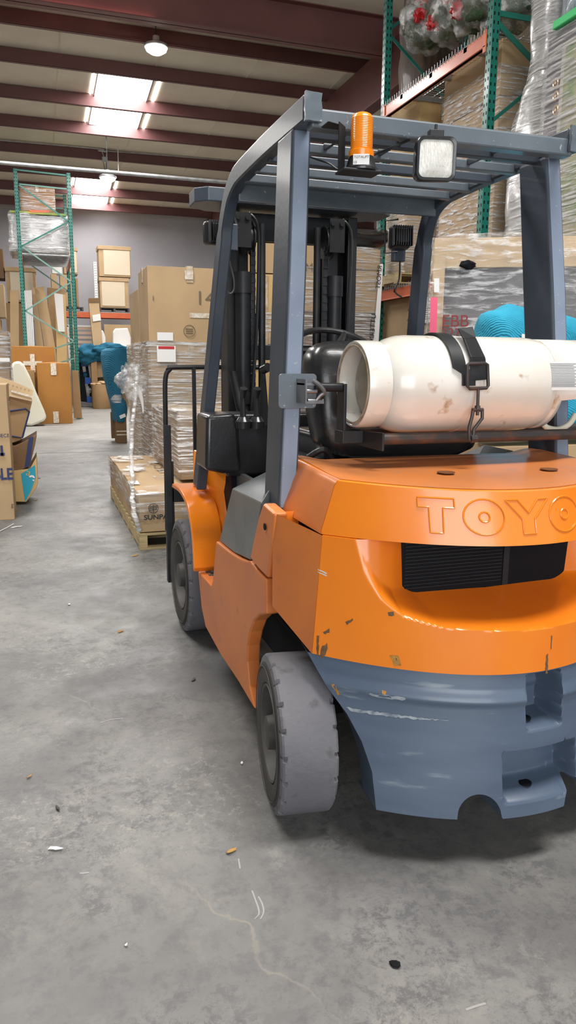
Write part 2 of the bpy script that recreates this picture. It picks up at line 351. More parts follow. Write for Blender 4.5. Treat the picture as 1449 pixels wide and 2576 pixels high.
# ================================================================== FORKLIFT
CX = .057
fk = thing('forklift', (CX, .6, 0), 'orange and slate-grey forklift truck seen from its rear left corner', 'forklift')
def Yp(u, z):
    y0 = -.455+(z-.14)*.122 if z < .55 else -.405+(z-.55)*.057
    k = .875+(z-.14)*.37 if z < .55 else 1.03
    return y0+k*u*u
def UC(z): return .5475-(z-.55)*.066 if z > .55 else .5475-(.55-z)*.06
def sst(a, b, x):
    t = max(0, min(1, (x-a)/(b-a))); return t*t*(3-2*t)
# --- orange band with scoop
def scoop(u, z):
    pts = [(0, .672), (.25, .680), (.345, .700), (.395, .74), (.432, .80), (.460, .91)]
    a = abs(u)
    # distance inside the outer boundary
    zl = None
    for (p, q) in zip(pts, pts[1:]):
        if p[0] <= a <= q[0]: zl = p[1]+(q[1]-p[1])*(a-p[0])/(q[0]-p[0])
    if zl is None or z < zl: return 0
    dz = z-zl
    sideb = .460-(.905-z)*.18 if z > .74 else .43
    ax = max(0, (sideb-a))
    fx = min(1, ax/(sideb-.235)); fx = math.sin(PI/2*fx**1.12)*.5+.5*fx**1.12
    fz = math.sin(min(1, dz/.060)**1.25*PI/2)
    return (-.095-Yp(u, z))*fz*fx
bm = nb(); NU, NZ = 300, 110; rows = []
for j in range(NZ+1):
    z = .552+(.905-.552)*j/NZ; row = []
    for i in range(NU+1):
        u = UC(z)*(-1+2*i/NU); row.append(bm.verts.new((CX+u, Yp(u, z)+scoop(u, z), z)))
    rows.append(row)
holes = []
for j in range(NZ):
    for i in range(NU):
        bm.faces.new((rows[j][i], rows[j][i+1], rows[j+1][i+1], rows[j+1][i]))
for s, ci in ((-1, 0), (1, NU)):
    fr = []
    for j in range(NZ+1):
        t = j/NZ; zz = .635+(.935-.635)*t; fr.append(bm.verts.new((CX+s*.603, .115, zz)))
    for j in range(NZ):
        f = (rows[j][ci], rows[j+1][ci], fr[j+1], fr[j]); bm.faces.new(f if s > 0 else f[::-1])
    bk = [bm.verts.new((CX+s*.52, .115, v.co.z)) for v in fr]
    for j in range(NZ):
        f = (fr[j], fr[j+1], bk[j+1], bk[j]); bm.faces.new(f if s > 0 else f[::-1])
# rolled top edge
topv = rows[-1]
tb = [bm.verts.new((v.co.x*.975+CX*.025, v.co.y+.03, v.co.z+.006)) for v in topv]
for i in range(NU): bm.faces.new((topv[i], topv[i+1], tb[i+1], tb[i]))
band = obj('counterweight', bm, ORANGE, fk, smooth=True, ang=30, fix=False)
for s in (-1, 1):
    bm = nb(); ga = []
    for j in range(25):
        t = j/24; z = .552+.353*t; n_ = V((s, -.28, 0)).normalized()*.0016
        A_ = V((CX+s*UC(z), Yp(UC(z), z), z)); B_ = V((CX+s*.603, .115, .635+.3*t)); ga.append([bm.verts.new(A_.lerp(B_, k/8)+n_) for k in range(9)])
    for r1, r2 in zip(ga, ga[1:]):
        for k in range(8): bm.faces.new((r1[k], r1[k+1], r2[k+1], r2[k]))
    obj('flank_shade', bm, ORANGE_D, fk, smooth=True)  # overlay on the band flank, painting its shade as darker orange
# --- radiator grille inside the scoop
bm = nb(); bx(bm, CX-.30, CX+.30, -.135, -.12, .70, .925)
gr = obj('radiator_grille', bm, DARKCH, fk)
bm = nb(); bx(bm, CX+.055, CX+.075, -.139, -.13, .72, .92); obj('grille_divider', bm, BLACK, gr)
bm = nb()
for i in range(15): bx(bm, CX-.28, CX+.05, -.1385, -.134, .735+i*.0105, .7375+i*.0105)
obj('fin', bm, BLACK, gr)
# opening cut: dark pocket faces behind the scoop
# --- lower slate base
def basedisp(u, z):
    d = 0.0
    # upper slot
    fx = sst(-.034, -.020, u)*(1-sst(.078, .090, u)); fz = sst(.385, .40, z)*(1-sst(.535, .545, z))
    d = max(d, .11*fx*fz*(1 if u > -.02 else .999))
    fx = sst(-.105, -.087, u)*(1-sst(.130, .148, u)); fz = sst(.182, .225, z)*(1-sst(.322, .334, z))
    d = max(d, .085*fx*fz)
    # ridge
    d -= .010*sst(.455, .475, z)*(1-sst(.475, .51, z)) * (1-sst(.0, .02, .09-abs(u)) if abs(u) < .0 else 1)
    return d
def zbot(u):
    zb = .145
    for c in (-.167, .160):
        t = (abs(u-c))/.060
        if t < 1: zb = max(zb, .145+.072*math.sqrt(1-t*t))
    return zb
def ulim(z):
    T = [(.145, .422), (.25, .427), (.33, .447), (.40, .477), (.47, .522), (.552, .557)]
    for (a, p), (b, q) in zip(T, T[1:]):
        if z <= b: return p+(q-p)*max(0, (z-a))/(b-a)
    return .552
bm = nb(); NU, NZ = 260, 96; rows = []
for j in range(NZ+1):
    row = []
    for i in range(NU+1):
        s = -1+2*i/NU; u = s*ulim(.145+(.552-.145)*j/NZ); zb = zbot(u); z = zb+(.552-zb)*j/NZ
        u = s*ulim(z); row.append(bm.verts.new((CX+u, Yp(u, z)+basedisp(u, z)+.004, z)))
    rows.append(row)
for j in range(NZ):
    for i in range(NU): bm.faces.new((rows[j][i], rows[j][i+1], rows[j+1][i+1], rows[j+1][i]))
def rim(line, dy):
    off = [bm.verts.new((v.co.x*.97, v.co.y+dy, v.co.z)) for v in line]
    for i in range(len(line)-1): bm.faces.new((line[i+1], line[i], off[i], off[i+1]))
rim(rows[0], .16); rim([r[0] for r in rows][::-1], .12); rim([r[-1] for r in rows], .12)
base = obj('counterweight_base', bm, SLATE, fk, smooth=True, ang=40, fix=False)
for (u, z, w) in ((-.002, .3925, .017), (-.002, .203, .018)):
    bm = nb(); lathe(bm, [(.001, .0), (w, .0), (w, .004), (.001, .004)], (CX+u, Yp(u, z)+.055, z+.004), (0, 0, 1), 20)
    obj('pin_hole', bm, DARKCH, base)
# dark steering axle housing behind the base
bm = nb(); bx(bm, CX-.33, CX+.33, -.08, .08, .17, .33); bx(bm, CX-.40, CX+.40, .12, 1.2, .36, .50); obj('steer_axle', bm, DARKCH, fk, bevel=.02)
bm = nb(); bx(bm, CX-.36, CX+.36, -.20, 1.25, .50, .70); bx(bm, CX-.37, CX+.37, .24, 1.22, .17, .52); bx(bm, CX-.46, CX+.46, .12, .7, .50, .88); obj('chassis', bm, DARKCH, fk)
# scuffs and chips in the paint
def onrear(px, py, low=False):
    y = -.35
    for _ in range(12):
        p = U(px, py, Y=y); u = p.x-CX; uc = UC(p.z)
        y = Yp(u, p.z)+(basedisp(u, p.z)+.004 if low else 0)
    return V((p.x, y-.0012, p.z))
def chip(pts, m, parent, low=False, name='paint_chip', jag=2.2, seed=0):
    rs = random.Random(seed); bm = nb(); out = []
    for a, b in zip(pts, pts[1:]+pts[:1]):
        n_ = max(1, int(math.hypot(b[0]-a[0], b[1]-a[1])/6))
        for k in range(n_): out.append((a[0]+(b[0]-a[0])*k/n_+rs.uniform(-jag, jag)*.6, a[1]+(b[1]-a[1])*k/n_+rs.uniform(-jag, jag)))
    vs = [bm.verts.new(onrear(*q, low)) for q in out]; f_ = bm.faces.new(vs); bmesh.ops.triangulate(bm, faces=[f_]); obj(name, bm, m, parent, fix=False)
CHIPD = mat('chip_dark', (.10, .06, .035), .6, col2=(.22, .10, .03), scale=60); CHIPY = mat('chip_yellow', (.55, .25, .03), .5, col2=(.25, .12, .03), scale=60)
CHIPW = mat('chip_white', (.62, .60, .58), .5); CHIPG = mat('chip_grey', (.13, .16, .21), .5, col2=(.34, .37, .40), scale=40)
chip([(797, 1597), (802, 1600), (801, 1650), (796, 1650)], CHIPD, band, seed=1); chip([(806, 1630), (822, 1618), (824, 1632), (812, 1655), (806, 1656)], CHIPD, band, seed=2)
chip([(812, 1590), (828, 1582), (830, 1590), (816, 1596)], CHIPD, band, seed=3); chip([(980, 1650), (1000, 1648), (1010, 1672), (992, 1676)], CHIPY, band, seed=4); chip([(984, 1655), (996, 1652), (1004, 1668)], CHIPD, band, seed=5)
chip([(1374, 1645), (1379, 1645), (1377, 1694), (1371, 1694)], CHIPD, band, seed=6); chip([(1386, 1600), (1389, 1600), (1387, 1632), (1385, 1632)], CHIPD, band, jag=1, seed=7)
chip([(799, 1430), (822, 1441), (822, 1444), (800, 1434)], CHIPW, band, jag=.6, seed=8); chip([(799, 1437), (822, 1447), (822, 1450), (800, 1441)], CHIPW, band, jag=.6, seed=9)
chip([(868, 1565), (886, 1556), (888, 1560), (872, 1572)], CHIPD, band, jag=1.5, seed=10); chip([(975, 1540), (990, 1538), (992, 1548), (978, 1550)], CHIPD, band, jag=2, seed=11)
chip([(870, 1778), (900, 1783), (960, 1792), (1050, 1804), (1130, 1812), (1050, 1809), (960, 1799), (885, 1790)], CHIPG, base, True, 'scuff', seed=12)
chip([(920, 1742), (1020, 1755), (1018, 1762), (930, 1750)], CHIPG, base, True, 'scuff', 3, seed=14)
chip([(832, 1722), (840, 1722), (856, 1748), (850, 1750)], CHIPY, base, True, seed=15); chip([(960, 1735), (972, 1738), (970, 1748), (962, 1745)], CHIPY, base, True, seed=16)

# --- cap (upper orange hood)
def capY(u, t):   # t 0 bottom .. 1 top rear edge
    z = .908+(1.052-.908)*t+.014*(u/.5)**2*t
    ub = u
    return (-.383+.040*t)+(1.04-.045*t)*ub*ub, z
def caprow(t, inset):
    pts = []; N = 60; uc = .525-inset
    for i in range(N+1):
        u = uc*(-1+2*i/N); y, z = capY(u, t); pts.append(V((CX+u, y, z)))
    return pts
bm = nb()
prof = [(0, 0), (.06, .0), (.5, .018), (.90, .034), (.97, .040), (1.0, .050)]
R = []
for (t, ins) in prof:
    r = caprow(t, ins)
    if t == 1.0: r = [V((p.x, p.y+.012, p.z-.001)) for p in r]
    tt = t; zf = .922+(1.078-.922)*tt; xf = .549-(.549-.480)*tt
    L0 = V((CX-xf, .275+.01*tt, zf)); L1 = V((CX+xf, .275+.01*tt, zf))
    R.append([L0]+r+[L1])
# top face: towards front line
front = []
n = len(R[0])
for k in range(1, 13):
    s = k/12; row = []
    for i, p in enumerate(R[-1]):
        u = p.x-CX; fx = CX+u*(1-.02*s); fy = .335-.02*(u/.5)**2
        if i in (0, n-1): fy = .30
        z = p.z+(1.062+.016*sst(.36, .46, abs(u))-p.z)*sst(0, 1, s)
        row.append(V((fx, p.y+(fy-p.y)*s, z)))
    front.append(row)
rings = [[bm.verts.new(p) for p in r] for r in R+front]
low = [bm.verts.new((p.x, p.y, .93)) for p in front[-1]]; rings.append(low)
for a, b in zip(rings, rings[1:]):
    for i in range(n-1): bm.faces.new((a[i], a[i+1], b[i+1], b[i]))
und = [bm.verts.new((CX+(p.x-CX)*.9, p.y+.26, p.z)) for p in R[0]]
for i in range(n-1): bm.faces.new((rings[0][i+1], rings[0][i], und[i], und[i+1]))
cap = obj('counterweight_cap', bm, ORANGE, fk, smooth=True, ang=26, fix=False)
bm = nb()
tr = [[bm.verts.new(p+V((0, 0, .0012))) for p in r[1:-1]] for r in [R[-1]]+front]
for a, b in zip(tr, tr[1:]):
    for i in range(len(a)-1): bm.faces.new((a[i], a[i+1], b[i+1], b[i]))
obj('cap_top', bm, ORANGE_T, cap, smooth=True, fix=False)
for s in (0, -1):
    bm = nb(); e = -.0015 if s == 0 else .0015
    q = [[bm.verts.new(r[i]+V((e, -.001, 0))) for i in ((0, 1) if s == 0 else (n-2, n-1))] for r in R]
    for a, b in zip(q, q[1:]): bm.faces.new((a[0], a[1], b[1], b[0]))
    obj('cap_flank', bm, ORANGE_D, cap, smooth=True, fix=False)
for px in ((1122, 1188), (1381, 1180)):
    p = U(*px, Z=1.062)
    bm = nb(); lathe(bm, [(.001, .0), (.020, .0), (.024, .0018), (.027, .0018), (.0275, .0)], p+V((0, 0, -.0005)), (0, 0, 1), 28, caps=False)
    obj('lifting_hole', bm, MATS['rusty_steel'] if False else mat('hole_orange', (.16, .05, .01), .6), cap, smooth=True)
# --- raised outline lettering on the cap
def capP(x, h):   # h: 0..1 letter height
    t = .30+.46*h; u = x-CX; y, z = capY(u, t); return V((x, y-.0005, z))
def letter(bm, loops):
    for lp in loops:
        dense = []
        for (a, b) in zip(lp, lp[1:]+lp[:1]):
            for k in range(6): dense.append(capP(a[0]+(b[0]-a[0])*k/6, a[1]+(b[1]-a[1])*k/6))
        tube(bm, dense, .0028, 6, closed=True)
def circ(cx, cy, rx, ry, n=24): return [(cx+rx*math.cos(2*PI*k/n), cy+ry*math.sin(2*PI*k/n)) for k in range(n)]
def Tl(x, w=.0425): return [(x-w, 1.15), (x+w, 1.15), (x+w, .78), (x+w*.35, .78), (x+w*.30, -.2), (x-w*.42, -.2), (x-w*.42, .78), (x-w, .78)]
def Yl(x, w=.064): return [(x-w, 1.15), (x-w*.45, 1.15), (x+w*.02, .62), (x+w*.5, 1.15), (x+w, 1.15), (x+w*.3, .38), (x+w*.3, -.2), (x-w*.28, -.2), (x-w*.28, .38)]
for (ch, x) in (('T', -.212), ('O', -.097), ('Y', .0245), ('O', .145), ('T', .262), ('A', .378)):
    bm = nb()
    if ch == 'T': letter(bm, [Tl(x)])
    elif ch == 'O': letter(bm, [circ(x, .47, .053, .70), circ(x, .47, .014, .20, 12)])
    elif ch == 'Y': letter(bm, [Yl(x)])
    else: letter(bm, [[(x-.055, -.2), (x-.012, 1.15), (x+.012, 1.15), (x+.055, -.2), (x+.02, -.2), (x, .4), (x-.02, -.2)]])
    obj('raised_letter', bm, ORANGE, cap, smooth=True)
# --- left / right side panels, step, covers
def sidepoly(pxs, X, th, name, m, parent=fk, bevel=.006, both=True):
    P = [U(px, py, X=X) for px, py in pxs]
    out = []
    for s in ((1, -1) if both else (1,)):
        bm = nb(); pts = [V((p.x if s == 1 else 2*CX-p.x, p.y, p.z)) for p in P]
        prism(bm, pts, (s*th, 0, 0)); o = obj(name, bm, m, parent, bevel=bevel); out.append(o)
    return out
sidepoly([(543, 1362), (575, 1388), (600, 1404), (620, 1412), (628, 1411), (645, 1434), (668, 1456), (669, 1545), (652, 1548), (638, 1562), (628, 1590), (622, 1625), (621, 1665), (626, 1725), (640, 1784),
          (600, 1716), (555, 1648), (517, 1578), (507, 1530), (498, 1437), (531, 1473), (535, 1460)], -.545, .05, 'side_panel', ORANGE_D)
# step tread
for s in (1, -1):
    bm = nb(); x0 = -.545 if s == 1 else 2*CX+.545-.17
    bx(bm, x0+.005, x0+.17, .99, 1.32, .405, .425)
    for i in range(5):
        for j in range(3): bx(bm, x0+.03+j*.045, x0+.055+j*.045, 1.02+i*.055, 1.05+i*.055, .425, .432)
    obj('step_tread', bm, DUSTY, fk)
    bm = nb(); bx(bm, x0+.17, x0+.19, .95, 1.26, .40, .90); obj('inner_side_plate', bm, GREYPL, fk)
# grey hood side cover
for s in (1, -1):
    f = lambda p: V((p.x if s == 1 else 2*CX-p.x, p.y, p.z))
    a = [U(584, 1229, X=-.53), U(657, 1266, X=-.535), U(648, 1330, X=-.535), U(630, 1409, X=-.535), U(590, 1390, X=-.533), U(552, 1361, X=-.53)]
    b = [V((-.44, a[0].y+.03, a[0].z+.03)), V((-.44, a[1].y, 1.06))]
    bm = nb(); prism(bm, [f(p) for p in a], (s*.05, 0, 0))
    t0, t1 = f(a[0]), f(a[1])
    T = [t0, t1, f(V((-.47, .33, 1.00))), f(V((-.40, .42, 1.06))), f(V((-.36, .55, 1.07))), f(V((-.33, .80, .97)))]
    prism(bm, T, (s*.03, 0, -.05))
    obj('grey_side_cover', bm, GREYPL, fk, bevel=.003)
    A = [f(U(661, 1266, X=-.55)), f(U(689, 1291, X=-.55)), f(U(684, 1370, X=-.55)), f(U(672, 1455, X=-.55)), f(U(650, 1432, X=-.55)), f(U(628, 1404, X=-.55)), f(U(640, 1345, X=-.55)), f(U(650, 1300, X=-.55))]
    bm = nb(); prism(bm, A, (s*.045, 0, 0)); pc = obj('post_cover', bm, ORANGE_D, fk, bevel=.009, seg=3)
    h = f(U(667, 1325, X=-.552)); bm = nb(); lathe(bm, [(.001, 0), (.011, 0), (.011, .003), (.001, .003)], h, (-s, 0, 0), 18); obj('bolt_hole', bm, DARKCH, pc)
# engine hood under the seat
bm = nb(); bx(bm, CX-.37, CX+.37, .36, 1.02, .5, .93); bx(bm, CX-.33, CX+.33, .40, .98, .92, 1.03); obj('engine_hood', bm, BLACKPL, fk, bevel=.03)
# floor plate
bm = nb(); bx(bm, CX-.40, CX+.40, 1.0, 1.5, .42, .45); obj('floor_plate', bm, DUSTY, fk)
# fenders
for s in (1, -1):
    f = lambda x, y, z: V((x if s == 1 else 2*CX-x, y, z))
    prof = [(1.80, .765), (1.62, .772), (1.52, .765), (1.42, .742), (1.345, .695), (1.295, .64), (1.27, .57), (1.258, .50), (1.25, .455)]
    prof = [(p.x, p.y) for p in smoothpath([V((a, b, 0)) for a, b in prof], 3)]
    bm = nb(); ro = []
    for k, (y, z) in enumerate(prof):
        ro.append([f(-.572, y, z), f(-.43, y+.012, z-.004), f(-.43, y+.03, z-.03), f(-.572, y+.02, z-.022)])
    loft(bm, ro); obj('fender', bm, ORANGE, fk, smooth=True, bevel=.004, ang=40)
    # cowl side, rises under the front leg
    P = [(-.475, 1.60, .955), (-.47, 1.70, .73), (-.452, 1.45, .64), (-.452, 1.40, .54), (-.452, 1.36, .42)]
    Q = [(-.36, 1.32, .93), (-.34, 1.30, .84), (-.39, 1.26, .70), (-.42, 1.30, .57), (-.43, 1.33, .42)]
    Q = [U(579, 1186, Y=1.30), U(592, 1236, Y=1.28), U(585, 1300, Y=1.27), U(572, 1362, Y=1.29), U(556, 1425, Y=1.33)]
    P = [(-.50, 1.55, .965), (-.485, 1.66, .74), (-.475, 1.42, .64), (-.47, 1.36, .54), (-.465, 1.33, .42)]
    bm = nb(); L = [f(*p) for p in P]; Rr = [f(*q) for q in Q]
    va = [bm.verts.new(p) for p in L]; vb = [bm.verts.new(p) for p in Rr]
    for i in range(4): bm.faces.new((va[i], vb[i], vb[i+1], va[i+1]))
    for i in range(4): pass
    o = obj('cowl_panel', bm, ORANGE, fk, smooth=True, solid=.012)
# overhead guard -------------------------------------------------
def LX(z, s): return CX+s*(.567-.0615*(z-.8))
gd = thing('g', (0, 0, 0), '', ''); bpy.data.objects.remove(gd)
og = nb(); bx(og, CX-.44, CX+.44, 1.235, 1.30, 2.075, 2.15)
guard = obj('overhead_guard', og, STEEL, fk, bevel=.006)
for s in (-1, 1):
    path = [(.205, 2.1125), (.60, 2.118), (.95, 2.112), (1.06, 2.10), (1.15, 2.06), (1.205, 1.99), (1.24, 1.90), (1.29, 1.70), (1.345, 1.45), (1.42, 1.15), (1.49, .88), (1.51, .79)]
    pth = smoothpath([V((LX(z, s)-s*.024, y, z)) for y, z in path], 4)
    bm = nb(); rings = []
    for i, p in enumerate(pth):
        d = (pth[min(i+1, len(pth)-1)]-pth[max(i-1, 0)]).normalized(); x = V((1, 0, 0)); t = d.cross(x).normalized()
        hw = .024; hh = .037+ (.012 if p.z < 1.9 else 0)
        rings.append([p+x*hw*a+t*hh*b for a, b in ((-1, -1), (1, -1), (1, 1), (-1, 1))])
    loft(bm, rings)
    leg = obj('guard_rail', bm, STEEL, guard, smooth=True, bevel=.007, ang=30)
    # end cap plate, dented
    e = V((LX(2.11, s)-s*.024, .198, 2.112)); bm = nb(); gridbox(bm, e.x-.024, e.x+.027, .188, .200, 2.073, 2.152, div=.012, amp=.004, fr=40)
    obj('rail_end_plate', bm, STEEL_L, leg, smooth=True)
    # rear post
    zz = [2.085, .92]; bm = nb()
    ring = lambda z, yr, yf: [V((LX(z, s), yr, z)), V((LX(z, s), yf, z)), V((LX(z, s)-s*.062, yf, z)), V((LX(z, s)-s*.062, yr, z))]
    loft(bm, [ring(2.085, .300, .455), ring(1.65, .252, .42), ring(1.3, .222, .39), ring(.90, .200, .36)])
    post = obj('guard_post', bm, STEEL, guard, bevel=.010, seg=3)
    # rear face strip, the light on it painted as a paler tone
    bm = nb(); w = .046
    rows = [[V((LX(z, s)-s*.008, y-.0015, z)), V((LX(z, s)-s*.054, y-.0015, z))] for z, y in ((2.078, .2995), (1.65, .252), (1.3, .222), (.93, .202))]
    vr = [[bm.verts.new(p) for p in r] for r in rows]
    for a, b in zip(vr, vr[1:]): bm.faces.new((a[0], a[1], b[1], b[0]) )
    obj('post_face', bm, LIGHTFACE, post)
    # welded bracing plate low on the front leg
    if s == -1:
        hp = [U(520, 800, pl=(V((-.51, 0, .8)), V((1, 0, -.0615)))), U(522, 775, pl=(V((-.51, 0, .8)), V((1, 0, -.0615)))), U(528, 740, pl=(V((-.51, 0, .8)), V((1, 0, -.0615)))), U(524, 712, pl=(V((-.51, 0, .8)), V((1, 0, -.0615))))]
        hp = [p+V((.022 if i in (1, 2) else .035, 0, 0)) for i, p in enumerate(hp)]
        bm = nb(); tube(bm, smoothpath(hp, 4), .011, 8); obj('grab_handle', bm, STEEL, leg, smooth=True)
# rear header beam and roof bars
bm = nb(); loft(bm, [[V((CX-.46, y, z+.0)) for y, z in ((.205, 2.062), (.205, 2.115), (.255, 2.125), (.255, 2.062))], [V((CX+.46, y, z)) for y, z in ((.205, 2.062), (.205, 2.115), (.255, 2.125), (.255, 2.062))]])
obj('header_beam', bm, STEEL_L, guard, bevel=.006)
for i, y in enumerate((.36, .51, .66, .82, .97)):
    bm = nb(); bx(bm, CX-.455, CX+.455, y-.012, y+.020, 2.072, 2.104); obj('roof_bar', bm, STEEL_L if i in (1, 3, 4) else STEEL, guard, bevel=.004)
for x in (-.31, -.11, .03, .24):
    bm = nb(); bx(bm, CX+x, CX+x+.012, .23, .53, 2.085, 2.105); obj('roof_strap', bm, STEEL, guard)
# front header
bm = nb(); bx(bm, CX-.45, CX+.45, 1.085, 1.105, 2.025, 2.115); bx(bm, CX-.45, CX+.45, 1.0, 1.10, 2.105, 2.118); obj('front_header', bm, STEEL_L, guard, bevel=.004)
# thin work-light wire
bm = nb(); tube(bm, smoothpath([U(775, 393, Y=.35), U(800, 402, Y=.32), U(830, 412, Y=.25), U(848, 425, Y=.2), U(870, 432, Y=.16)], 5), .003, 6); obj('wire', bm, BLACK, guard, smooth=True)
bm = nb(); tube(bm, smoothpath([U(925, 395, Y=.2), U(965, 380, Y=.25), U(1000, 365, Y=.25), U(1030, 352, Y=.22)], 5), .004, 6); obj('wire', bm, BLACK, guard, smooth=True)
# beacon
bp = U(910, 430, Y=.13); bm = nb()
lx = .030
q = [(842, 312), (842, 345), (853, 436)]
bk = bm
P0 = U(843, 312, Y=.16); P1 = U(851, 436, Y=.16)
prism(bm, [V((P0.x, .135, P1.z)), V((P0.x+.036, .175, P1.z)), V((P0.x+.036, .175, P0.z)), V((P0.x, .135, P0.z))], (.002, -.004, 0)); prism(bm, [V((P0.x-.025, .15, P0.z)), V((P0.x+.036, .175, P0.z)), V((P0.x+.036, .21, P0.z)), V((P0.x-.025, .21, P0.z))], (0, 0, .004)); bx(bm, P0.x, P0.x+.118, .085, .155, P1.z-.007, P1.z)
beaconb = obj('beacon_bracket', bm, BLACK, guard, bevel=.002)
cb0 = V((U(908, 430, Y=.125).x, .125, P1.z)); S = .00117
bm = nb(); lathe(bm, [(.0, 0), (.050, 0), (.050, .006), (.044, .012), (.036, .040), (.001, .040)], cb0, (0, 0, 1), 28); b0 = obj('beacon_base', bm, BLACKPL, beaconb, smooth=True)
bm = nb()
pr = [(.0365, .040), (.0365, .056), (.031, .060)]
z = .060
while z < .142: pr += [(.0312, z), (.0325, z+.002), (.0312, z+.004)]; z += .0045
pr += [(.0305, .145), (.027, .153), (.018, .158), (.001, .160)]
lathe(bm, [(.001, .040)]+pr, cb0, (0, 0, 1), 36); obj('amber_lens', bm, AMBER, b0, smooth=True, ang=50)
bm = nb(); lathe(bm, [(.001, .05), (.012, .05), (.012, .10), (.001, .13)], cb0, (0, 0, 1), 12); obj('bulb', bm, GLASS, b0)
sd = (CAM-cb0); sd.z = 0; sd.normalize(); sr = V((-sd.y, sd.x, 0))
pp = cb0+sd*.0475+V((0, 0, .023)); stk = sticker(b0, pp, sr, (0, 0, 1), .046, .028, name='sticker')
text('TOTALIFT', pp+sd*.0025-sr*.021+V((0, 0, .003)), sr, (0, 0, 1), .0095, INK, b0, ext=.0002)
text('CE', pp+sd*.0025-sr*.021+V((0, 0, -.010)), sr, (0, 0, 1), .0075, INK, b0, ext=.0002)
# rear work lamp
c = U(1096, 400, Y=.13); sd = V((-.22, -1, -.05)).normalized()
def lamp(c, d, w, parent, name='work_lamp', fins=False):
    d = V(d).normalized(); x = V((0, 0, 1)).cross(-d).normalized()*-1; y = d.cross(x)*-1
    if y.z < 0: y = -y
    M = Matrix(((x.x, -d.x, y.x, c.x), (x.y, -d.y, y.y, c.y), (x.z, -d.z, y.z, c.z), (0, 0, 0, 1)))
    def rr(r, k, yy, n=8):
        out = []
        for cxn, czn, a0 in ((1, 1, 0), (-1, 1, 90), (-1, -1, 180), (1, -1, 270)):
            for j in range(n+1):
                a = math.radians(a0+90*j/n); out.append(M @ V((cxn*(r-k)+k*math.cos(a), yy, czn*(r-k)*1.02+k*math.sin(a))))
        return out
    bm = nb(); loft(bm, [rr(w*.55, w*.2, .07), rr(w*.92, w*.32, .045), rr(w, w*.36, .012), rr(w, w*.36, -.006), rr(w*.96, w*.34, -.010), rr(w*.84, w*.28, -.008), rr(w*.82, w*.26, .0)])
    o = obj(name, bm, BLACKPL, parent, smooth=True, ang=40)
    bm = nb(); loft(bm, [rr(w*.83, w*.26, .002), rr(w*.83, w*.26, -.004), rr(w*.6, w*.2, -.009), rr(w*.2, w*.08, -.011)]); obj('lamp_lens', bm, GLASS, o, smooth=True)
    return o, M
wl, M = lamp(c, sd, .062, guard)
bm = nb(); bx(bm, -.022, .022, .0, .03, .062, .082, M); bx(bm, -.004, .004, .012, .02, .08, .10, M); obj('lamp_mount', bm, BLACK, wl, bevel=.002)
# side head lamps on the front legs (seen from behind)
def headlamp(c, s):
    o, M = lamp(c, (s*.15, 1, -.05), .052, guard, 'head_lamp')
    bm = nb()
    for i in range(9): bx(bm, -.045+i*.011, -.041+i*.011, .05, .078, -.045, .045, M)
    obj('cooling_fin', bm, BLACK, o)
    bm = nb(); w = .066; tube(bm, [M @ V(p) for p in ((w*.5*s, .09, w), (w*1.25*s, .05, w), (w*1.25*s, .05, -w*1.2), (w*.5*s, .09, -w*1.2))], .0045, 8); obj('lamp_guard', bm, BLACK, o, smooth=True)
    return o, M
pR = (V((.624, 0, .8)), V((1, 0, .0615)))
cR = U(1003, 600, Y=1.36); hR, M = headlamp(cR, 1)
bm = nb(); bx(bm, cR.x-.01, cR.x+.05, 1.38, 1.42, cR.z-.10, cR.z-.02); obj('lamp_box', bm, STEEL, hR, bevel=.004)
bm = nb(); tube(bm, smoothpath([cR+V((.01, 0, -.1)), cR+V((.02, .02, -.18)), cR+V((.0, .02, -.24)), cR+V((.03, 0, -.27))], 5), .004, 6); obj('wire', bm, BLACK, hR, smooth=True)
cL = U(556, 585, Y=1.42); hL, M = headlamp(cL+V((-.02, .05, 0)), -1)
bq = U(582, 598, Y=1.30); bm = nb(); bx(bm, bq.x-.035, bq.x+.025, 1.28, 1.33, bq.z-.055, bq.z+.055); obj('lamp_box', bm, STEEL, hL, bevel=.004)
bm = nb(); tube(bm, smoothpath([U(574, 535, Y=1.3), U(586, 530, Y=1.3), U(597, 575, Y=1.3)], 4), .006, 8); obj('lamp_hoop', bm, STEELBARE, hL, smooth=True)
bm = nb(); tube(bm, smoothpath([U(573, 625, Y=1.3), U(578, 660, Y=1.3), U(588, 700, Y=1.3), U(588, 730, Y=1.3), U(578, 738, Y=1.3), U(567, 725, Y=1.3), U(565, 705, Y=1.3)], 6), .0035, 6); obj('wire', bm, STEELBARE, hL, smooth=True)
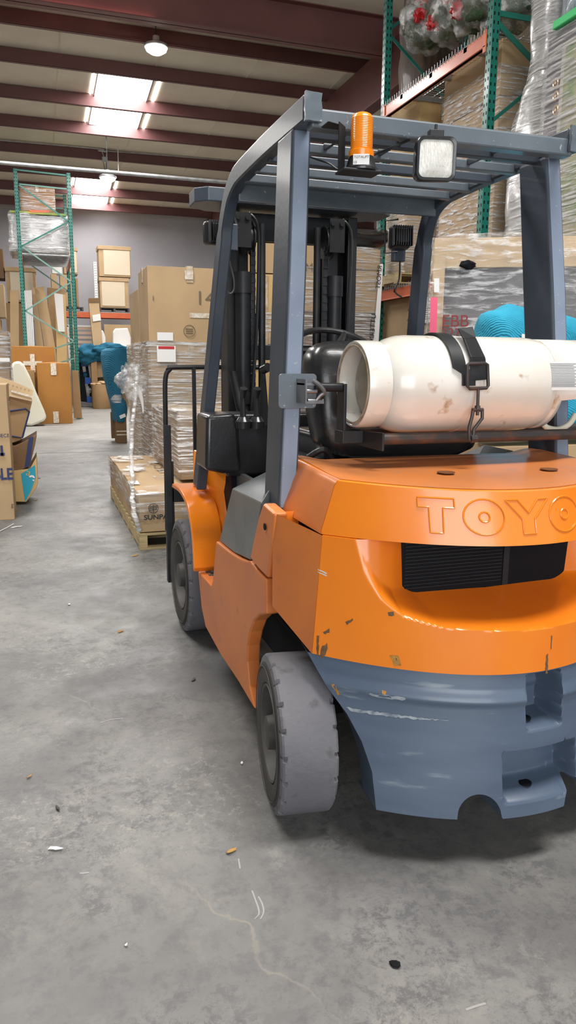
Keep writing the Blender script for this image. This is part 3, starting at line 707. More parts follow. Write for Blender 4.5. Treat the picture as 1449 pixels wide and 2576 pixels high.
# --- wheels
def wheel(c, R, W, yaw, name, s, rimr):
    M = Matrix.Translation(c) @ Matrix.Rotation(yaw, 4, 'Z')
    ax = (M.to_3x3() @ V((1, 0, 0)))*s; o = V(c)-ax*W/2; n = 96
    prof = [(rimr, .012), (rimr*1.04, .004), (R*.80, -.002), (R*.90, .002), (R*.975, .006), (R*.997, .012), (R, .020), (R, W-.020), (R*.997, W-.012), (R*.975, W-.006), (R*.8, W), (rimr, W-.01)]
    n = 160
    def md(j, k, r):
        if (k % 8) == 0 and j in (4, 5, 8, 9): return r*.94
        return r
    bm = nb(); lathe(bm, prof, o, ax, n, md, caps=False)
    w = obj(name, bm, RUBBER, fk, smooth=True, ang=32)
    bm = nb(); lathe(bm, [(rimr*1.0, .0105), (rimr*1.05, .0025), (R*.80, -.0035), (R*.885, .0005), (R*.93, .0055)], o, ax, 64, caps=False); obj('sidewall', bm, RUBBER_S, w, smooth=True)
    bm = nb(); lathe(bm, [(R*.83, -.0035), (R*.84, -.006), (R*.85, -.0035)], o, ax, 64, caps=False); obj('sidewall_ring', bm, RUBBER_S, w, smooth=True)
    bm = nb(); lathe(bm, [(rimr*1.02, .010), (rimr*1.0, .002), (rimr*.95, .004), (rimr*.90, .03), (rimr*.80, .055), (rimr*.55, .060), (rimr*.50, .03), (rimr*.36, .022), (rimr*.34, -.002), (rimr*.22, -.006), (.001, -.006)], o, ax, 48, caps=False)
    r = obj('wheel_rim', bm, RIM, w, smooth=True, ang=35)
    s1 = ax.orthogonal().normalized(); s2 = ax.cross(s1)
    for k in range(6):
        a = 2*PI*k/6; p = o+ax*.058+(s1*math.cos(a)+s2*math.sin(a))*rimr*.68
        bm = nb(); lathe(bm, [(.001, -.02), (.009, -.02), (.009, .0)], p, ax, 6); obj('wheel_nut', bm, RIM, w)
    return w
SA = math.radians(-7.6)
wheel((-.497, .035, .245), .245, .175, SA, 'rear_wheel', 1, .150)
wheel((.468+2*CX, .03, .243), .243, .165, SA, 'rear_wheel', -1, .150)
wheel((-.468, 1.72, .292), .292, .185, 0, 'front_wheel', 1, .175)
wheel((2*CX+.468, 1.72, .292), .292, .185, 0, 'front_wheel', -1, .175)
# --- dashboard, levers, steering wheel, seat
D = [U(520, 1046, Y=1.12), U(589, 1040, Y=1.12), U(600, 1056, Y=1.12), U(607, 1190, Y=1.12), U(560, 1192, Y=1.12), U(517, 1183, Y=1.12)]
bm = nb(); prism(bm, D, (0, .22, .0)); bx(bm, D[2].x-.05, CX+.34, 1.15, 1.33, D[4].z-.02, D[0].z+.005); dash = obj('dashboard', bm, BLACKPL, fk, bevel=.025, seg=4, smooth=True)
bm = nb(); bx(bm, -.40, CX+.36, 1.22, 1.42, .44, .95); obj('front_cowl', bm, DARKCH, fk)
for x, h in ((612, 0), (646, .0)):
    p = U(x, 1060, Y=1.08); bm = nb(); tube(bm, [p, p+V((0, .01, .10)), p+V((.0, -.01, .14))], [.014, .012, .017], 10)
    lathe(bm, [(.03, -.03), (.034, .0), (.02, .02), (.001, .02)], p, (0, 0, 1), 14)
    obj('control_lever', bm, BLACKPL, dash, smooth=True)
p = U(662, 1000, Y=1.15); bm = nb(); tube(bm, [p+V((0, 0, -.12)), p, p+V((0, .0, .13))], [.03, .02, .008], 10); lathe(bm, [(.001, 0), (.02, 0), (.02, .04), (.001, .04)], p+V((.0, 0, .12)), (.3, -1, .3), 12); obj('control_lever', bm, BLACKPL, dash, smooth=True)
sc_ = U(800, 905, Y=.98); bm = nb()
nrm = V((0, -.52, .85)).normalized(); s1 = V((1, 0, 0)); s2 = nrm.cross(s1); Rw = .185; sc_ = V((.035, 1.06, 1.435))
tube(bm, [sc_+s1*Rw*math.cos(2*PI*k/40)+s2*Rw*math.sin(2*PI*k/40) for k in range(40)], .014, 10, closed=True)
for a in (60, 180, 300): tube(bm, [sc_, sc_+(s1*math.cos(math.radians(a))+s2*math.sin(math.radians(a)))*Rw], [.022, .012], 8)
lathe(bm, [(.001, -.03), (.04, -.03), (.045, .01), (.001, .015)], sc_, nrm, 20); tube(bm, [sc_, sc_-nrm*.32], .022, 10)
sw = obj('steering_wheel', bm, BLACKPL, fk, smooth=True)
kb = sc_+s1*Rw*-.75+s2*Rw*.68; bm = nb(); lathe(bm, [(.001, 0), (.018, .0), (.022, .03), (.012, .045), (.001, .047)], kb, nrm, 14); obj('spinner_knob', bm, BLACKPL, sw, smooth=True)
# seat: backrest shell and cushion
bm = nb(); rr = []
for k, (z, hw, y0, y1) in enumerate(((1.03, .31, .44, .56), (1.10, .335, .425, .60), (1.22, .35, .42, .63), (1.34, .36, .435, .65), (1.41, .35, .45, .66), (1.445, .31, .475, .65), (1.458, .22, .50, .62))):
    ring = []
    for a in range(32):
        t = 2*PI*a/32; cx_, sy_ = math.cos(t), math.sin(t); e = .28
        ring.append(V((CX+.005+hw*math.copysign(abs(cx_)**e, cx_), (y0+y1)/2+(y1-y0)/2*math.copysign(abs(sy_)**.6, sy_), z+.012*math.cos(2*t))))
    rr.append(ring)
loft(bm, rr); seat = obj('seat_backrest', bm, BLACKPL, fk, smooth=True, sub=1, ang=180)
bm = nb(); gridbox(bm, CX-.26, CX+.26, .56, 1.0, 1.0, 1.12, amp=.006, bulge=.015); obj('seat_cushion', bm, BLACKPL, fk, smooth=True, bevel=.02, ang=180)
bm = nb(); bx(bm, CX-.42, CX-.34, .38, .46, .96, 1.06); tube(bm, smoothpath([V((CX-.39, .40, 1.06)), V((CX-.34, .38, 1.09)), V((CX-.30, .40, 1.05)), V((CX-.28, .42, 1.0))], 5), .012, 8); obj('seat_slide', bm, BLACK, fk, bevel=.004)
# --- mast
bm = nb()
mY = 1.68
P = [(-.455, 0), (-.40, -.055), (.40+2*CX, -.055), (.455+2*CX, 0), (.455+2*CX, .13), (.36+2*CX, .2), (-.36, .2), (-.455, .13)]
prism(bm, [V((x, mY+y, 2.13)) for x, y in P], (0, 0, .065)); mast = obj('mast', bm, STEEL, fk, bevel=.005)
for s in (-1, 1):
    xo = CX+s*.345
    for k, (dx, yy) in enumerate(((0, mY+.05), (-.075, mY+.12))):
        bm = nb(); x = xo+s*dx
        bx(bm, x-s*.008-.008, x-s*.008+.008, yy, yy+.13, .10, 2.12); bx(bm, min(x, x-s*.05), max(x, x-s*.05), yy-.016, yy, .10, 2.12); bx(bm, min(x, x-s*.05), max(x, x-s*.05), yy+.13, yy+.146, .10, 2.12)
        obj('mast_rail', bm, BLACK, mast, bevel=.003)
    xc = .021+s*.243
    bm = nb(); lathe(bm, [(.038, 0), (.038, 1.55)], (xc, mY-.01, .25), (0, 0, 1), 20); lathe(bm, [(.045, 0), (.045, .06)], (xc, mY-.01, 1.18), (0, 0, 1), 20)
    lathe(bm, [(.043, 0), (.043, .10)], (xc, mY-.01, 1.72), (0, 0, 1), 20); obj('lift_cylinder', bm, BLACK, mast, smooth=True, ang=40)
    bm = nb(); xk = xc-s*.052
    for k in range(72): bx(bm, xk-.012, xk+.012, mY-.012-.004*(k % 2), mY+.006, .45+k*.021, .4703+k*.021)
    ch = obj('lift_chain', bm, BLACK, mast)
    bm = nb(); lathe(bm, [(.018, 0), (.018, 1.5)], (xc-s*.098, mY-.01, .55), (0, 0, 1), 14)
    obj('hose_pipe', bm, BLACK, mast, smooth=True)
    bm = nb(); lathe(bm, [(.001, -.022), (.078, -.022), (.078, -.014), (.066, -.010), (.066, .010), (.078, .014), (.078, .022), (.001, .022)], (xc+s*-.035, mY+.02, 1.985), (1, 0, .0), 36); sh = obj('chain_sheave', bm, BLACK, mast, smooth=True, ang=30)
    bm = nb(); bx(bm, xc-.05, xc+.03, mY-.06, mY-.05, 1.93, 2.09)
    for dx in (-.035, .012): lathe(bm, [(.012, 0), (.012, .01), (.001, .01)], (xc+dx, mY-.06, 2.065), (0, -1, 0), 12)
    obj('sheave_bracket', bm, BLACK, mast)
    bm = nb(); tube(bm, smoothpath([V((xc+.02, mY-.05, 2.09)), V((xc+.06, mY-.06, 2.04)), V((xc+.07, mY-.05, 1.9)), V((xc+.06, mY-.04, 1.5)), V((xc+.03, mY-.05, 1.1)), V((xc+.08, mY-.05, .9))], 5), .008, 8); obj('hydraulic_hose', bm, BLACKPL, mast, smooth=True)
for z0, z1, yy in ((1.99, 2.12, mY+.10), (1.40, 1.48, mY+.22), (.35, .5, mY+.18)):
    bm = nb(); bx(bm, CX-.34, CX+.34, yy, yy+.03, z0, z1); obj('mast_crossmember', bm, BLACK, mast, bevel=.004)
bm = nb(); tube(bm, [V((-.33, 1.45, 1.34)), V((-.31, 1.40, 1.18)), V((-.25, 1.3, 1.05))], .022, 12); obj('tilt_cylinder', bm, BLACK, mast, smooth=True)
bm = nb(); lathe(bm, [(.03, 0), (.03, .3)], (-.31, 1.5, .35), (0, -1, .45), 12); obj('tilt_cylinder', bm, BLACK, mast, smooth=True)
# --- load backrest + carriage + forks
yb = 2.06; bm = nb()
xL = U(420, 1100, Y=yb).x; xR = 2*CX-xL
zt = U(460, 924, Y=yb).z; zb = U(428, 1462, Y=yb).z
tube(bm, smoothpath([V((xL-.01, yb, zb+.3)), V((xL-.005, yb, 1.1)), V((xL, yb, zt-.06)), V((xL+.025, yb, zt-.012)), V((xL+.06, yb, zt)), V((CX, yb, zt+.002)), V((xR-.06, yb, zt)), V((xR-.025, yb, zt-.012)), V((xR, yb, zt-.06)), V((xR, yb, 1.1)), V((xR, yb, zb+.3))], 4), .013, 8)
lb = obj('load_backrest', bm, BLACK, fk, smooth=True)
for x in (xL+.155, xL+.33, xR-.33, xR-.155):
    bm = nb(); bx(bm, x-.009, x+.009, yb-.012, yb+.012, .5, zt); obj('backrest_bar', bm, BLACK, lb)
for x in (xL, xR):
    bm = nb(); bx(bm, x-.018, x+.018, yb-.03, yb+.012, zb, 1.05); bx(bm, x+.018, x+.03, yb-.02, yb+.01, zb-.03, .85); obj('carriage_side', bm, BLACK, lb, bevel=.003)
for z in (.62, .28):
    bm = nb(); bx(bm, xL, xR, yb-.02, yb+.03, z, z+.08); obj('carriage_bar', bm, BLACK, lb, bevel=.004)
for s in (-1, 1):
    x = CX+s*.3; bm = nb(); prism(bm, [V((x-.05, yb+.03, .66)), V((x-.05, yb+.07, .66)), V((x-.05, yb+.07, .14)), V((x-.05, yb+1.1, .115)), V((x-.05, yb+1.1, .10)), V((x-.05, yb+.04, .09)), V((x-.05, yb+.03, .12))], (.10, 0, 0)); obj('fork', bm, BLACK, fk, bevel=.004)
bm = nb(); bx(bm, -.40, CX+.36, 1.42, 1.78, .30, .52); obj('drive_axle', bm, DARKCH, fk)
# --- tank cradle
tc_ = U(1000, 967, Y=.185); TR = (U(1000, 843, Y=.185).z-U(1000, 1092, Y=.185).z)/2*.985
TZ = tc_.z; TY = .185; TX0 = -.238
cr = nb(); zt1 = TZ-TR+.004
tube(cr, [V((-.215, TY-.10, U(920, 1106, Y=.085).z)), V((.95, TY-.10, U(920, 1106, Y=.085).z+.0))], .018, 14)
cradle = obj('tank_cradle', cr, RUSTY, fk, smooth=True)
bz = U(920, 1106, Y=.085).z
bm = nb(); tube(bm, [V((-.215, TY+.10, bz)), V((.95, TY+.10, bz))], .018, 12); obj('cradle_tube', bm, RUSTY, cradle, smooth=True)
bm = nb(); prism(bm, [V((-.222, TY-.16, bz-.03)), V((-.222, TY-.16, bz+.025)), V((-.222, TY+.16, bz+.012)), V((-.222, TY+.16, bz-.03))], (-.007, 0, 0)); obj('cradle_plate', bm, BLACK, cradle, bevel=.001)
a0 = U(862, 1090, Y=.2); a1 = U(862, 975, Y=.2)
bm = nb(); bx(bm, a0.x-.006, a0.x+.004, .18, .24, bz-.005, a1.z+.012); bx(bm, a0.x-.012, -.225, .17, .24, bz-.02, bz+.02); obj('swing_arm', bm, BLACK, cradle, bevel=.002)
bm = nb(); tube(bm, [V((a0.x, .205, a1.z)), V((-.385, .20, a1.z+.002))], .014, 12); obj('swing_pivot', bm, BLACK, cradle, smooth=True)
bm = nb(); a = U(703, 940, Y=.2); b = U(797, 1027, Y=.2)
def rrect(x0, x1, z0, z1, y, k=.012):
    out = []
    for cx_, cz_, a0_ in ((x1-k, z1-k, 0), (x0+k, z1-k, 90), (x0+k, z0+k, 180), (x1-k, z0+k, 270)):
        for j in range(5):
            t = math.radians(a0_+22.5*j); out.append(V((cx_+k*math.cos(t), y, cz_+k*math.sin(t))))
    return out
prism(bm, rrect(a.x, b.x, b.z, a.z, .205), (0, .006, 0)); lp = obj('latch_plate', bm, STEEL_L, guard, bevel=.001)
bm = nb(); m_ = (a.x+b.x)/2; zc = (a.z+b.z)/2
bx(bm, m_-.005, m_+.0, .12, .205, zc-.035, zc+.038); bx(bm, m_+.0, m_+.055, .12, .126, zc-.035, zc-.028); bx(bm, m_-.005, m_+.04, .13, .2, zc+.02, zc+.026)
tube(bm, smoothpath([V((m_+.02, .125, zc+.035)), V((m_+.04, .12, zc+.02)), V((m_+.055, .12, zc+.0)), V((m_+.045, .125, zc-.01)), V((m_+.03, .13, zc-.03))], 4), .007, 8)
lathe(bm, [(.001, 0), (.008, 0), (.008, .05), (.001, .05)], (m_+.005, .13, zc-.028), (1, 0, 0), 10); lathe(bm, [(.001, 0), (.007, 0), (.007, .035), (.001, .035)], (m_-.0, .13, zc+.002), (1, 0, 0), 10)
obj('latch_hook', bm, STEELBARE, lp, bevel=.001, smooth=True)
# strap around tank (part of the cradle)
sx = U(1180, 967, Y=.185-TR).x
bm = nb(); rings = []
for k in range(37):
    a = math.radians(-60+k*(240/36)); d = V((0, -math.cos(a), math.sin(a)))
    c = V((sx-.035+(.03 if k < 12 else .0), TY, TZ)); w = .022
    rings.append([c+d*(TR+.003)+V((-w, 0, 0)), c+d*(TR+.003)+V((w, 0, 0)), c+d*(TR+.010)+V((w, 0, 0)), c+d*(TR+.010)+V((-w, 0, 0))])
rings = rings[9:]
loft(bm, rings); strap = obj('tank_strap', bm, BLACK, cradle, smooth=True, ang=30)
bm = nb()
hp = [(1155, 826, -.06), (1190, 822, -.06), (1198, 850, -.10), (1222, 900, -.14), (1226, 955, -.165), (1186, 958, -.165), (1186, 900, -.15), (1168, 852, -.11)]
pts = [U(px, py, Y=TY+dy) for px, py, dy in hp]
prism(bm, [pts[0], pts[1], pts[2], pts[7]], (0, .012, 0)); prism(bm, [pts[7], pts[2], pts[3], pts[6]], (0, .012, .0)); prism(bm, [pts[6], pts[3], pts[4], pts[5]], (0, .012, 0))
obj('strap_hook_plate', bm, BLACK, strap, bevel=.002)
yf = TY-TR-.022
f = lambda px, py: U(px, py, Y=yf)
bm = nb(); tube(bm, [f(1176, 918), f(1176, 972), f(1182, 978), f(1224, 976), f(1228, 970), f(1226, 917), f(1220, 914), f(1180, 915)], .0055, 8, closed=True); tube(bm, [f(1203, 978), f(1201, 1045)], .005, 8)
lathe(bm, [(.009, 0), (.009, .012)], f(1201, 1030), (0, 0, 1), 6)
tube(bm, [f(1190, 1032), f(1187, 1050), f(1180, 1075), f(1180, 1105), f(1188, 1112)], .0055, 8); tube(bm, [f(1213, 1032), f(1213, 1052), f(1192, 1080), f(1190, 1105)], .0055, 8); tube(bm, [f(1188, 1031), f(1215, 1031)], .006, 8)
lathe(bm, [(.012, 0), (.012, .022)], f(1183, 1104), (1, 0, 0), 8); obj('strap_buckle', bm, RUSTY, strap, smooth=True)
# --- the gas cylinder itself: rests in the cradle, its own thing
gc = thing('gas_cylinder', (TX0+.4, TY, TZ-TR), 'scuffed white gas cylinder lying across the back of the forklift', 'gas cylinder')
bm = nb(); L_ = U(1350, 950, Y=TY).x-TX0-.01
pr = [(.001, .035)]
for k in range(9):
    a = PI/2*k/8; pr.append((TR*(.55+.45*math.sin(a)) if k else .001*0+TR*.55, .035+.085*(1-math.cos(a))))
pr = [(.001, .018), (TR*.35, .020), (TR*.62, .032), (TR*.80, .055), (TR*.92, .085), (TR*.98, .115), (TR, .145), (TR, L_*.5), (TR, L_-.075), (TR*.985, L_-.045), (TR*.95, L_-.02), (TR*.86, L_), (TR*.5, L_+.02), (.001, L_+.03)]
lathe(bm, pr, (TX0, TY, TZ), (1, 0, 0), 64); obj('cylinder_body', bm, TANKW, gc, smooth=True, ang=50)
bm = nb(); tube(bm, [V((TX0+L_*.5-.0, TY, TZ))+V((0, -math.cos(a)*(TR+.000), math.sin(a)*(TR+.000))) for a in [2*PI*k/48 for k in range(48)]], .0015, 6, closed=True); obj('weld_seam', bm, TANKW, gc, smooth=True)
rF = TR*.87
bm = nb(); lathe(bm, [(rF*.86, .06), (rF*.90, -.004), (rF*.94, -.012), (rF*.985, -.012), (rF*1.01, -.004), (rF*1.01, .062)], (TX0-.012, TY, TZ), (1, 0, 0), 56, caps=False); obj('foot_ring', bm, TANKW, gc, smooth=True, ang=60)
bm = nb(); lathe(bm, [(.001, .017), (TR*.35, .019), (TR*.62, .030), (TR*.72, .040)], (TX0-.002, TY, TZ), (1, 0, 0), 48, caps=False); obj('foot_dome', bm, TANKIN, gc, smooth=True)
bm = nb(); tube(bm, [V((TX0-.0235, TY-math.cos(a)*rF*.90, TZ+math.sin(a)*rF*.90)) for a in [2*PI*k/48 for k in range(48)]], .0035, 6, closed=True); obj('rusted_edge', bm, mat('rust_brown', (.20, .12, .05), .6, col2=(.5, .42, .32), scale=14), gc, smooth=True)
# collar with cut-out
bm = nb(); rc = TR*.955; N = 56; A = []; 
for k in range(N+1):
    a = 2*PI*k/N; A.append(a)
def cv(a, h, r): return V((TX0+L_-.02+h, TY-math.cos(a)*r, TZ+math.sin(a)*r))
prev = None
for k in range(N+1):
    a = A[k]; cut = -2.6 < ((a+PI) % (2*PI)-PI) < -.30
    h0 = 0; h1 = .028 if cut else .24
    ring = [bm.verts.new(cv(a, h0, rc)), bm.verts.new(cv(a, h1, rc))]
    if prev: bm.faces.new((prev[0], ring[0], ring[1], prev[1]))
    prev = ring
obj('valve_collar', bm, TANKW, gc, smooth=True, solid=.004, ang=60)
bm = nb(); tube(bm, [cv(-.30+(2*PI-2.3)*k/N, .24, rc) for k in range(N+1)], .006, 8); obj('collar_rim', bm, TANKW, gc, smooth=True)
bm = nb(); lathe(bm, [(.001, 0), (.03, .0), (.03, .05), (.022, .06), (.022, .11), (.035, .115), (.035, .14), (.001, .14)], (TX0+L_, TY, TZ), (1, 0, 0), 20); obj('valve', bm, MATS['rusty_steel'], gc, smooth=True, ang=40)
bm = nb(); tube(bm, smoothpath([U(1362, 1058, Y=TY-.03), U(1375, 1075, Y=TY-.03), U(1405, 1080, Y=TY-.04), U(1432, 1066, Y=TY-.05), U(1449, 1040, Y=TY-.06)], 6), .010, 10); obj('hose', bm, MATS['foam_roll'], gc, smooth=True)
# data plate on collar
a_c = .30
bm = nb(); vs = []
x0 = U(1375, 930, Y=TY-rc).x
pv = None
for k in range(9):
    a = .52-.62*k/8
    ring = [bm.verts.new(V((x0, TY-math.cos(a)*(rc+.004), TZ+math.sin(a)*(rc+.004)))), bm.verts.new(V((x0+.14, TY-math.cos(a)*(rc+.004), TZ+math.sin(a)*(rc+.004))))]
    if pv: bm.faces.new((pv[0], ring[0], ring[1], pv[1]))
    pv = ring
dp = obj('data_label', bm, WHITE, gc, smooth=True)
bm = nb()
for k in range(22):
    a = .47-.50*k/21
    p = lambda x: V((x, TY-math.cos(a)*(rc+.0055), TZ+math.sin(a)*(rc+.0055)))
    q = V((0, math.sin(a), math.cos(a)))*.0014
    quad(bm, [p(x0+.02), p(x0+.13-.03*((k*7) % 3)/3), p(x0+.13-.03*((k*7) % 3)/3)+q, p(x0+.02)+q])
obj('fine_print', bm, MATS['faded_ink'] if False else INK, dp)
# ================================================================== SETTING
bm = nb(); quad(bm, [(-14, -12, 0), (14, -12, 0), (14, 26.2, 0), (-14, 26.2, 0)]); struct('floor', bm, FLOORM)
bm = nb(); bx(bm, -14, 14, 25.6, 25.8, 0, 7.2); struct('wall_back', bm, WALLM)
bm = nb(); bx(bm, -14.2, -14, -12, 26, 0, 8.6); struct('wall_left', bm, WALLM)
bm = nb(); bx(bm, 14, 14.2, -12, 26, 0, 8.6); struct('wall_right', bm, WALLM)
SL = .04; ZB = CAM.z+6.0
def zb_(y): return ZB-SL*(y-CAM.y)
PB = (V((0, CAM.y, ZB)), V((0, SL, 1)))
PC = (V((0, CAM.y, ZB+.27)), V((0, SL, 1)))
bm = nb(); quad(bm, [(-14, -12, zb_(-12)+.27), (14, -12, zb_(-12)+.27), (14, 26.2, zb_(26.2)+.27), (-14, 26.2, zb_(26.2)+.27)]); struct('ceiling', bm, INSUL)
PY = []
for i, py in enumerate((110, 200, 285, 353, 413, 461, 503, 538, 571)):
    y = U(362, py, pl=PB).y; z = zb_(y); PY.append(y)
    bm = nb(); bx(bm, -13.9, 11, y-.004, y+.004, z, z+.26); bx(bm, -13.9, 11, y-.075, y, z, z+.006); bx(bm, -13.9, 11, y, y+.075, z+.25, z+.258); bx(bm, -13.9, 11, y-.075, y-.07, z, z+.02)
    struct('trim_%d' % (i+1), bm, MAROON)
yw = PY[0]-1.5; z0 = U(362, 52, Y=yw).z; z1 = U(900, 47, Y=yw).z
bm = nb(); bx(bm, -13.9, 6.2, yw-.01, yw+.01, z0, z1+.1); bx(bm, -13.9, 6.2, yw-.12, yw+.12, z0, z0+.02); bx(bm, -13.9, 6.2, yw-.12, yw+.12, z1+.05, z1+.07)
struct('trim_10', bm, MAROON_L)
p = U(985, 150, Z=6.5); bm = nb(); bx(bm, p.x-.01, p.x+.01, 9.5, 25.4, 5.95, 6.8); bx(bm, p.x-.12, p.x+.12, 9.5, 25.4, 5.93, 5.96); struct('trim_11', bm, MAROON)
# joints of the insulation sheets
bm = nb()
for x in (-9.5, -7.7, -5.9, -4.1, -2.3, -.5, 1.3, 3.1, 4.9, 6.7):
    for (a, b) in zip(PY, PY[1:]): tube(bm, [V((x, a+.02, zb_(a)+.262)), V((x, b-.02, zb_(b)+.262))], .012, 5)
j = struct('trim_12', bm, INSUL, smooth=True)
# skylights
def skylight(n, q):
    P = [U(*p, pl=PC)-V((0, 0, .012)) for p in q]
    bm = nb(); quad(bm, P); w_ = struct('window_%d' % n, bm, SKY)
    bm = nb()
    for a, b in zip(P, P[1:]+P[:1]): bar(bm, a, b, .07, .03, (0, 0, 1))
    f = obj('window_frame', bm, GALV, w_)
    d = P[1]-P[0]; e = P[2]-P[3]
    bm = nb(); quad(bm, [P[1]+d*.10, P[1]+d*.15, P[2]+e*.14, P[2]+e*.10]); obj('pane_edge', bm, SKY, w_)
    bm = nb(); quad(bm, [P[0]-d*.07, P[0]-d*.045, P[3]-e*.045, P[3]-e*.07]); obj('pane_edge', bm, SKY, w_)
    return P
skylight(1, [(247, 170), (388, 190), (345, 325), (222, 307)])
skylight(2, [(192, 436), (284, 446), (269, 517), (178, 505)])
# high bay lamps
def highbay(px, py, Z, label):
    p = U(px, py, Z=Z); t = thing('high_bay_lamp', p, label, 'lamp')
    bm = nb(); lathe(bm, [(.001, -.10), (.10, -.085), (.17, -.04), (.19, .02)], p, (0, 0, 1), 28, caps=False); obj('diffuser', bm, LAMPG, t, smooth=True)
    bm = nb(); lathe(bm, [(.19, .0), (.205, .01), (.205, .04), (.10, .09), (.06, .10), (.06, .18), (.001, .18)], p, (0, 0, 1), 28, caps=False); obj('housing', bm, GALV, t, smooth=True)
    bm = nb(); tube(bm, [p+V((0, 0, .17)), V((p.x, p.y, zb_(p.y)+.2))], .008, 6); obj('suspension_cable', bm, BLACK, t)
    return p
hp1 = highbay(393, 121, 6.6, 'round glowing high bay lamp hanging in front of the nearer skylight')
hp2 = highbay(271, 448, 5.7, 'small glowing round lamp hanging before the farther skylight')
# sprinkler pipe, conduit, junction box
yp = 13.2
a = U(-60, 404, Y=yp); b = U(700, 470, Y=yp); d = (b-a).normalized()
bm = nb(); tube(bm, [a-d*4, b+d*3], .035, 12); tag(obj('sprinkler_pipe', bm, GALV, smooth=True), 'long pale steel sprinkler pipe running under the roof purlins', 'pipe')
yj = PY[4]-.12; pj = U(264, 402, Y=yj)
jb = thing('junction_box', pj, 'small grey junction box with two conduits on a maroon purlin', 'junction box')
bm = nb(); bx(bm, pj.x-.07, pj.x+.07, yj-.02, yj+.06, pj.z-.06, pj.z+.07); obj('box_body', bm, GALV, jb, bevel=.005)
a = U(0, 353, Y=yj); bm = nb(); tube(bm, smoothpath([a, U(240, 374, Y=yj), U(255, 380, Y=yj), pj+V((-.02, 0, .06))], 6), .014, 8); obj('conduit', bm, GALV, jb, smooth=True)
b = U(720, 416, Y=yj); bm = nb(); tube(bm, smoothpath([b, U(285, 381, Y=yj), U(270, 384, Y=yj), pj+V((.03, 0, .06))], 6), .014, 8); obj('conduit', bm, GALV, jb, smooth=True)
bm = nb(); tube(bm, smoothpath([pj+V((-.04, -.0, -.05)), pj+V((.0, 0, -.25)), pj+V((.12, 0, -.32))], 5), .008, 6); tube(bm, smoothpath([pj+V((.04, -.0, -.05)), pj+V((.03, 0, -.2)), pj+V((.15, 0, -.34))], 5), .008, 6); obj('cable', bm, BLACK, jb, smooth=True)
bm = nb(); tube(bm, [U(296, 352, Y=yj), U(298, 436, Y=yj-1.2)], .012, 6); tag(obj('hanging_rod', bm, WHITEPL), 'thin pale rod hanging from the purlins beside the junction box', 'rod')

# ================================================================== pallet racks
def upright(x, y, z1, parent, w=.085, m=None, facing=(-1, 0)):
    """perforated channel post; punched slots are dark insets"""
    bm = nb(); prism(bm, [V((x-w/2, y-w/2, 0)), V((x+w/2, y-w/2, 0)), V((x+w/2, y+w/2, 0)), V((x-w/2, y+w/2, 0))], (0, 0, z1)); bx(bm, x-w, x+w, y-w, y+w, 0, .012)
    o = obj('upright_post', bm, m or GREEN, parent, bevel=.004)
    bm = nb(); z = .1
    while z < z1-.05:
        for dx in (-.022, .022):
            if facing[0]: bx(bm, x+facing[0]*(w/2+.0004)-.0006, x+facing[0]*(w/2+.0004)+.0006, y+dx-.007, y+dx+.007, z, z+.030)
            bx(bm, x+dx-.007, x+dx+.007, y-w/2-.001, y-w/2+.0002, z+.025, z+.055)
        z += .0508*1.5
    h = obj('slot', bm, DARKCH, o); h['kind'] = 'stuff'
    return o
def brace(p, q, parent, m=None, w=.035):
    bm = nb(); bar(bm, p, q, w, .02, (0, 0, 1)); obj('brace', bm, m or GREEN, parent, bevel=.002)
# ---- right-hand rack
RX = 3.05
rk = thing('pallet_rack', (RX+.5, 6, 0), 'tall pallet rack with green uprights and orange beams right of the forklift', 'pallet rack')
y1, y2, y0 = 4.80, 7.15, 2.35
for y in (y0, y1, y2):
    upright(RX+.04, y, 6.2, rk, facing=(-1, 0)); upright(RX+1.1, y, 6.2, rk)
    for k in range(7):
        z = .3+k*.85; a, b = V((RX+.06, y, z)), V((RX+1.08, y, z+.8))
        if k % 2: a, b = V((RX+1.08, y, z)), V((RX+.06, y, z+.8))
        if y < 7 or True: brace(a, b, rk)
for z, off in ((4.50, 0), (2.30, 0)):
    for (ya, yb_) in (((y0, y1), (y1, y2)) if z < 4 else ((y1, y2),)):
        for x in (RX, RX+1.1):
            bm = nb(); bx(bm, x-.0, x+.05, ya+.045, yb_-.045, z-.12, z+.01); bx(bm, x-.012, x+.04, ya+.045, yb_-.045, z-.12, z-.105); bx(bm, x-.012, x, ya+.04, ya+.09, z-.17, z+.03); bx(bm, x-.012, x, yb_-.09, yb_-.04, z-.17, z+.03)
            obj('beam', bm, RACKO, rk, bevel=.003)
        bm = nb(); y = ya+.06
        while y < yb_-.05: bar(bm, V((RX-.015, y, z+.0)), V((RX-.015, y, z+.05)), .006, .006); bar(bm, V((RX-.0, y, z+.02)), V((RX+1.1, y, z+.02)), .006, .006, (0, 0, 1)); y += .06
        for k in range(9): bar(bm, V((RX+.03+k*.13, ya+.05, z+.026)), V((RX+.03+k*.13, yb_-.05, z+.026)), .007, .007, (1, 0, 0))
        for k in range(3): bx(bm, RX, RX+1.1, ya+.4+k*.7, ya+.46+k*.7, z-.04, z+.012)
        o = obj('wire_deck', bm, GALV, rk)
zq = U(1268, 30, X=RX+.1).z; brace(V((RX+.06, y1-.03, zq)), V((RX+1.08, y1-.03, zq)), rk, w=.05); brace(V((RX+.06, y1-.03, zq-.08)), V((RX+1.08, y1-.03, zq-.75)), rk, w=.05)
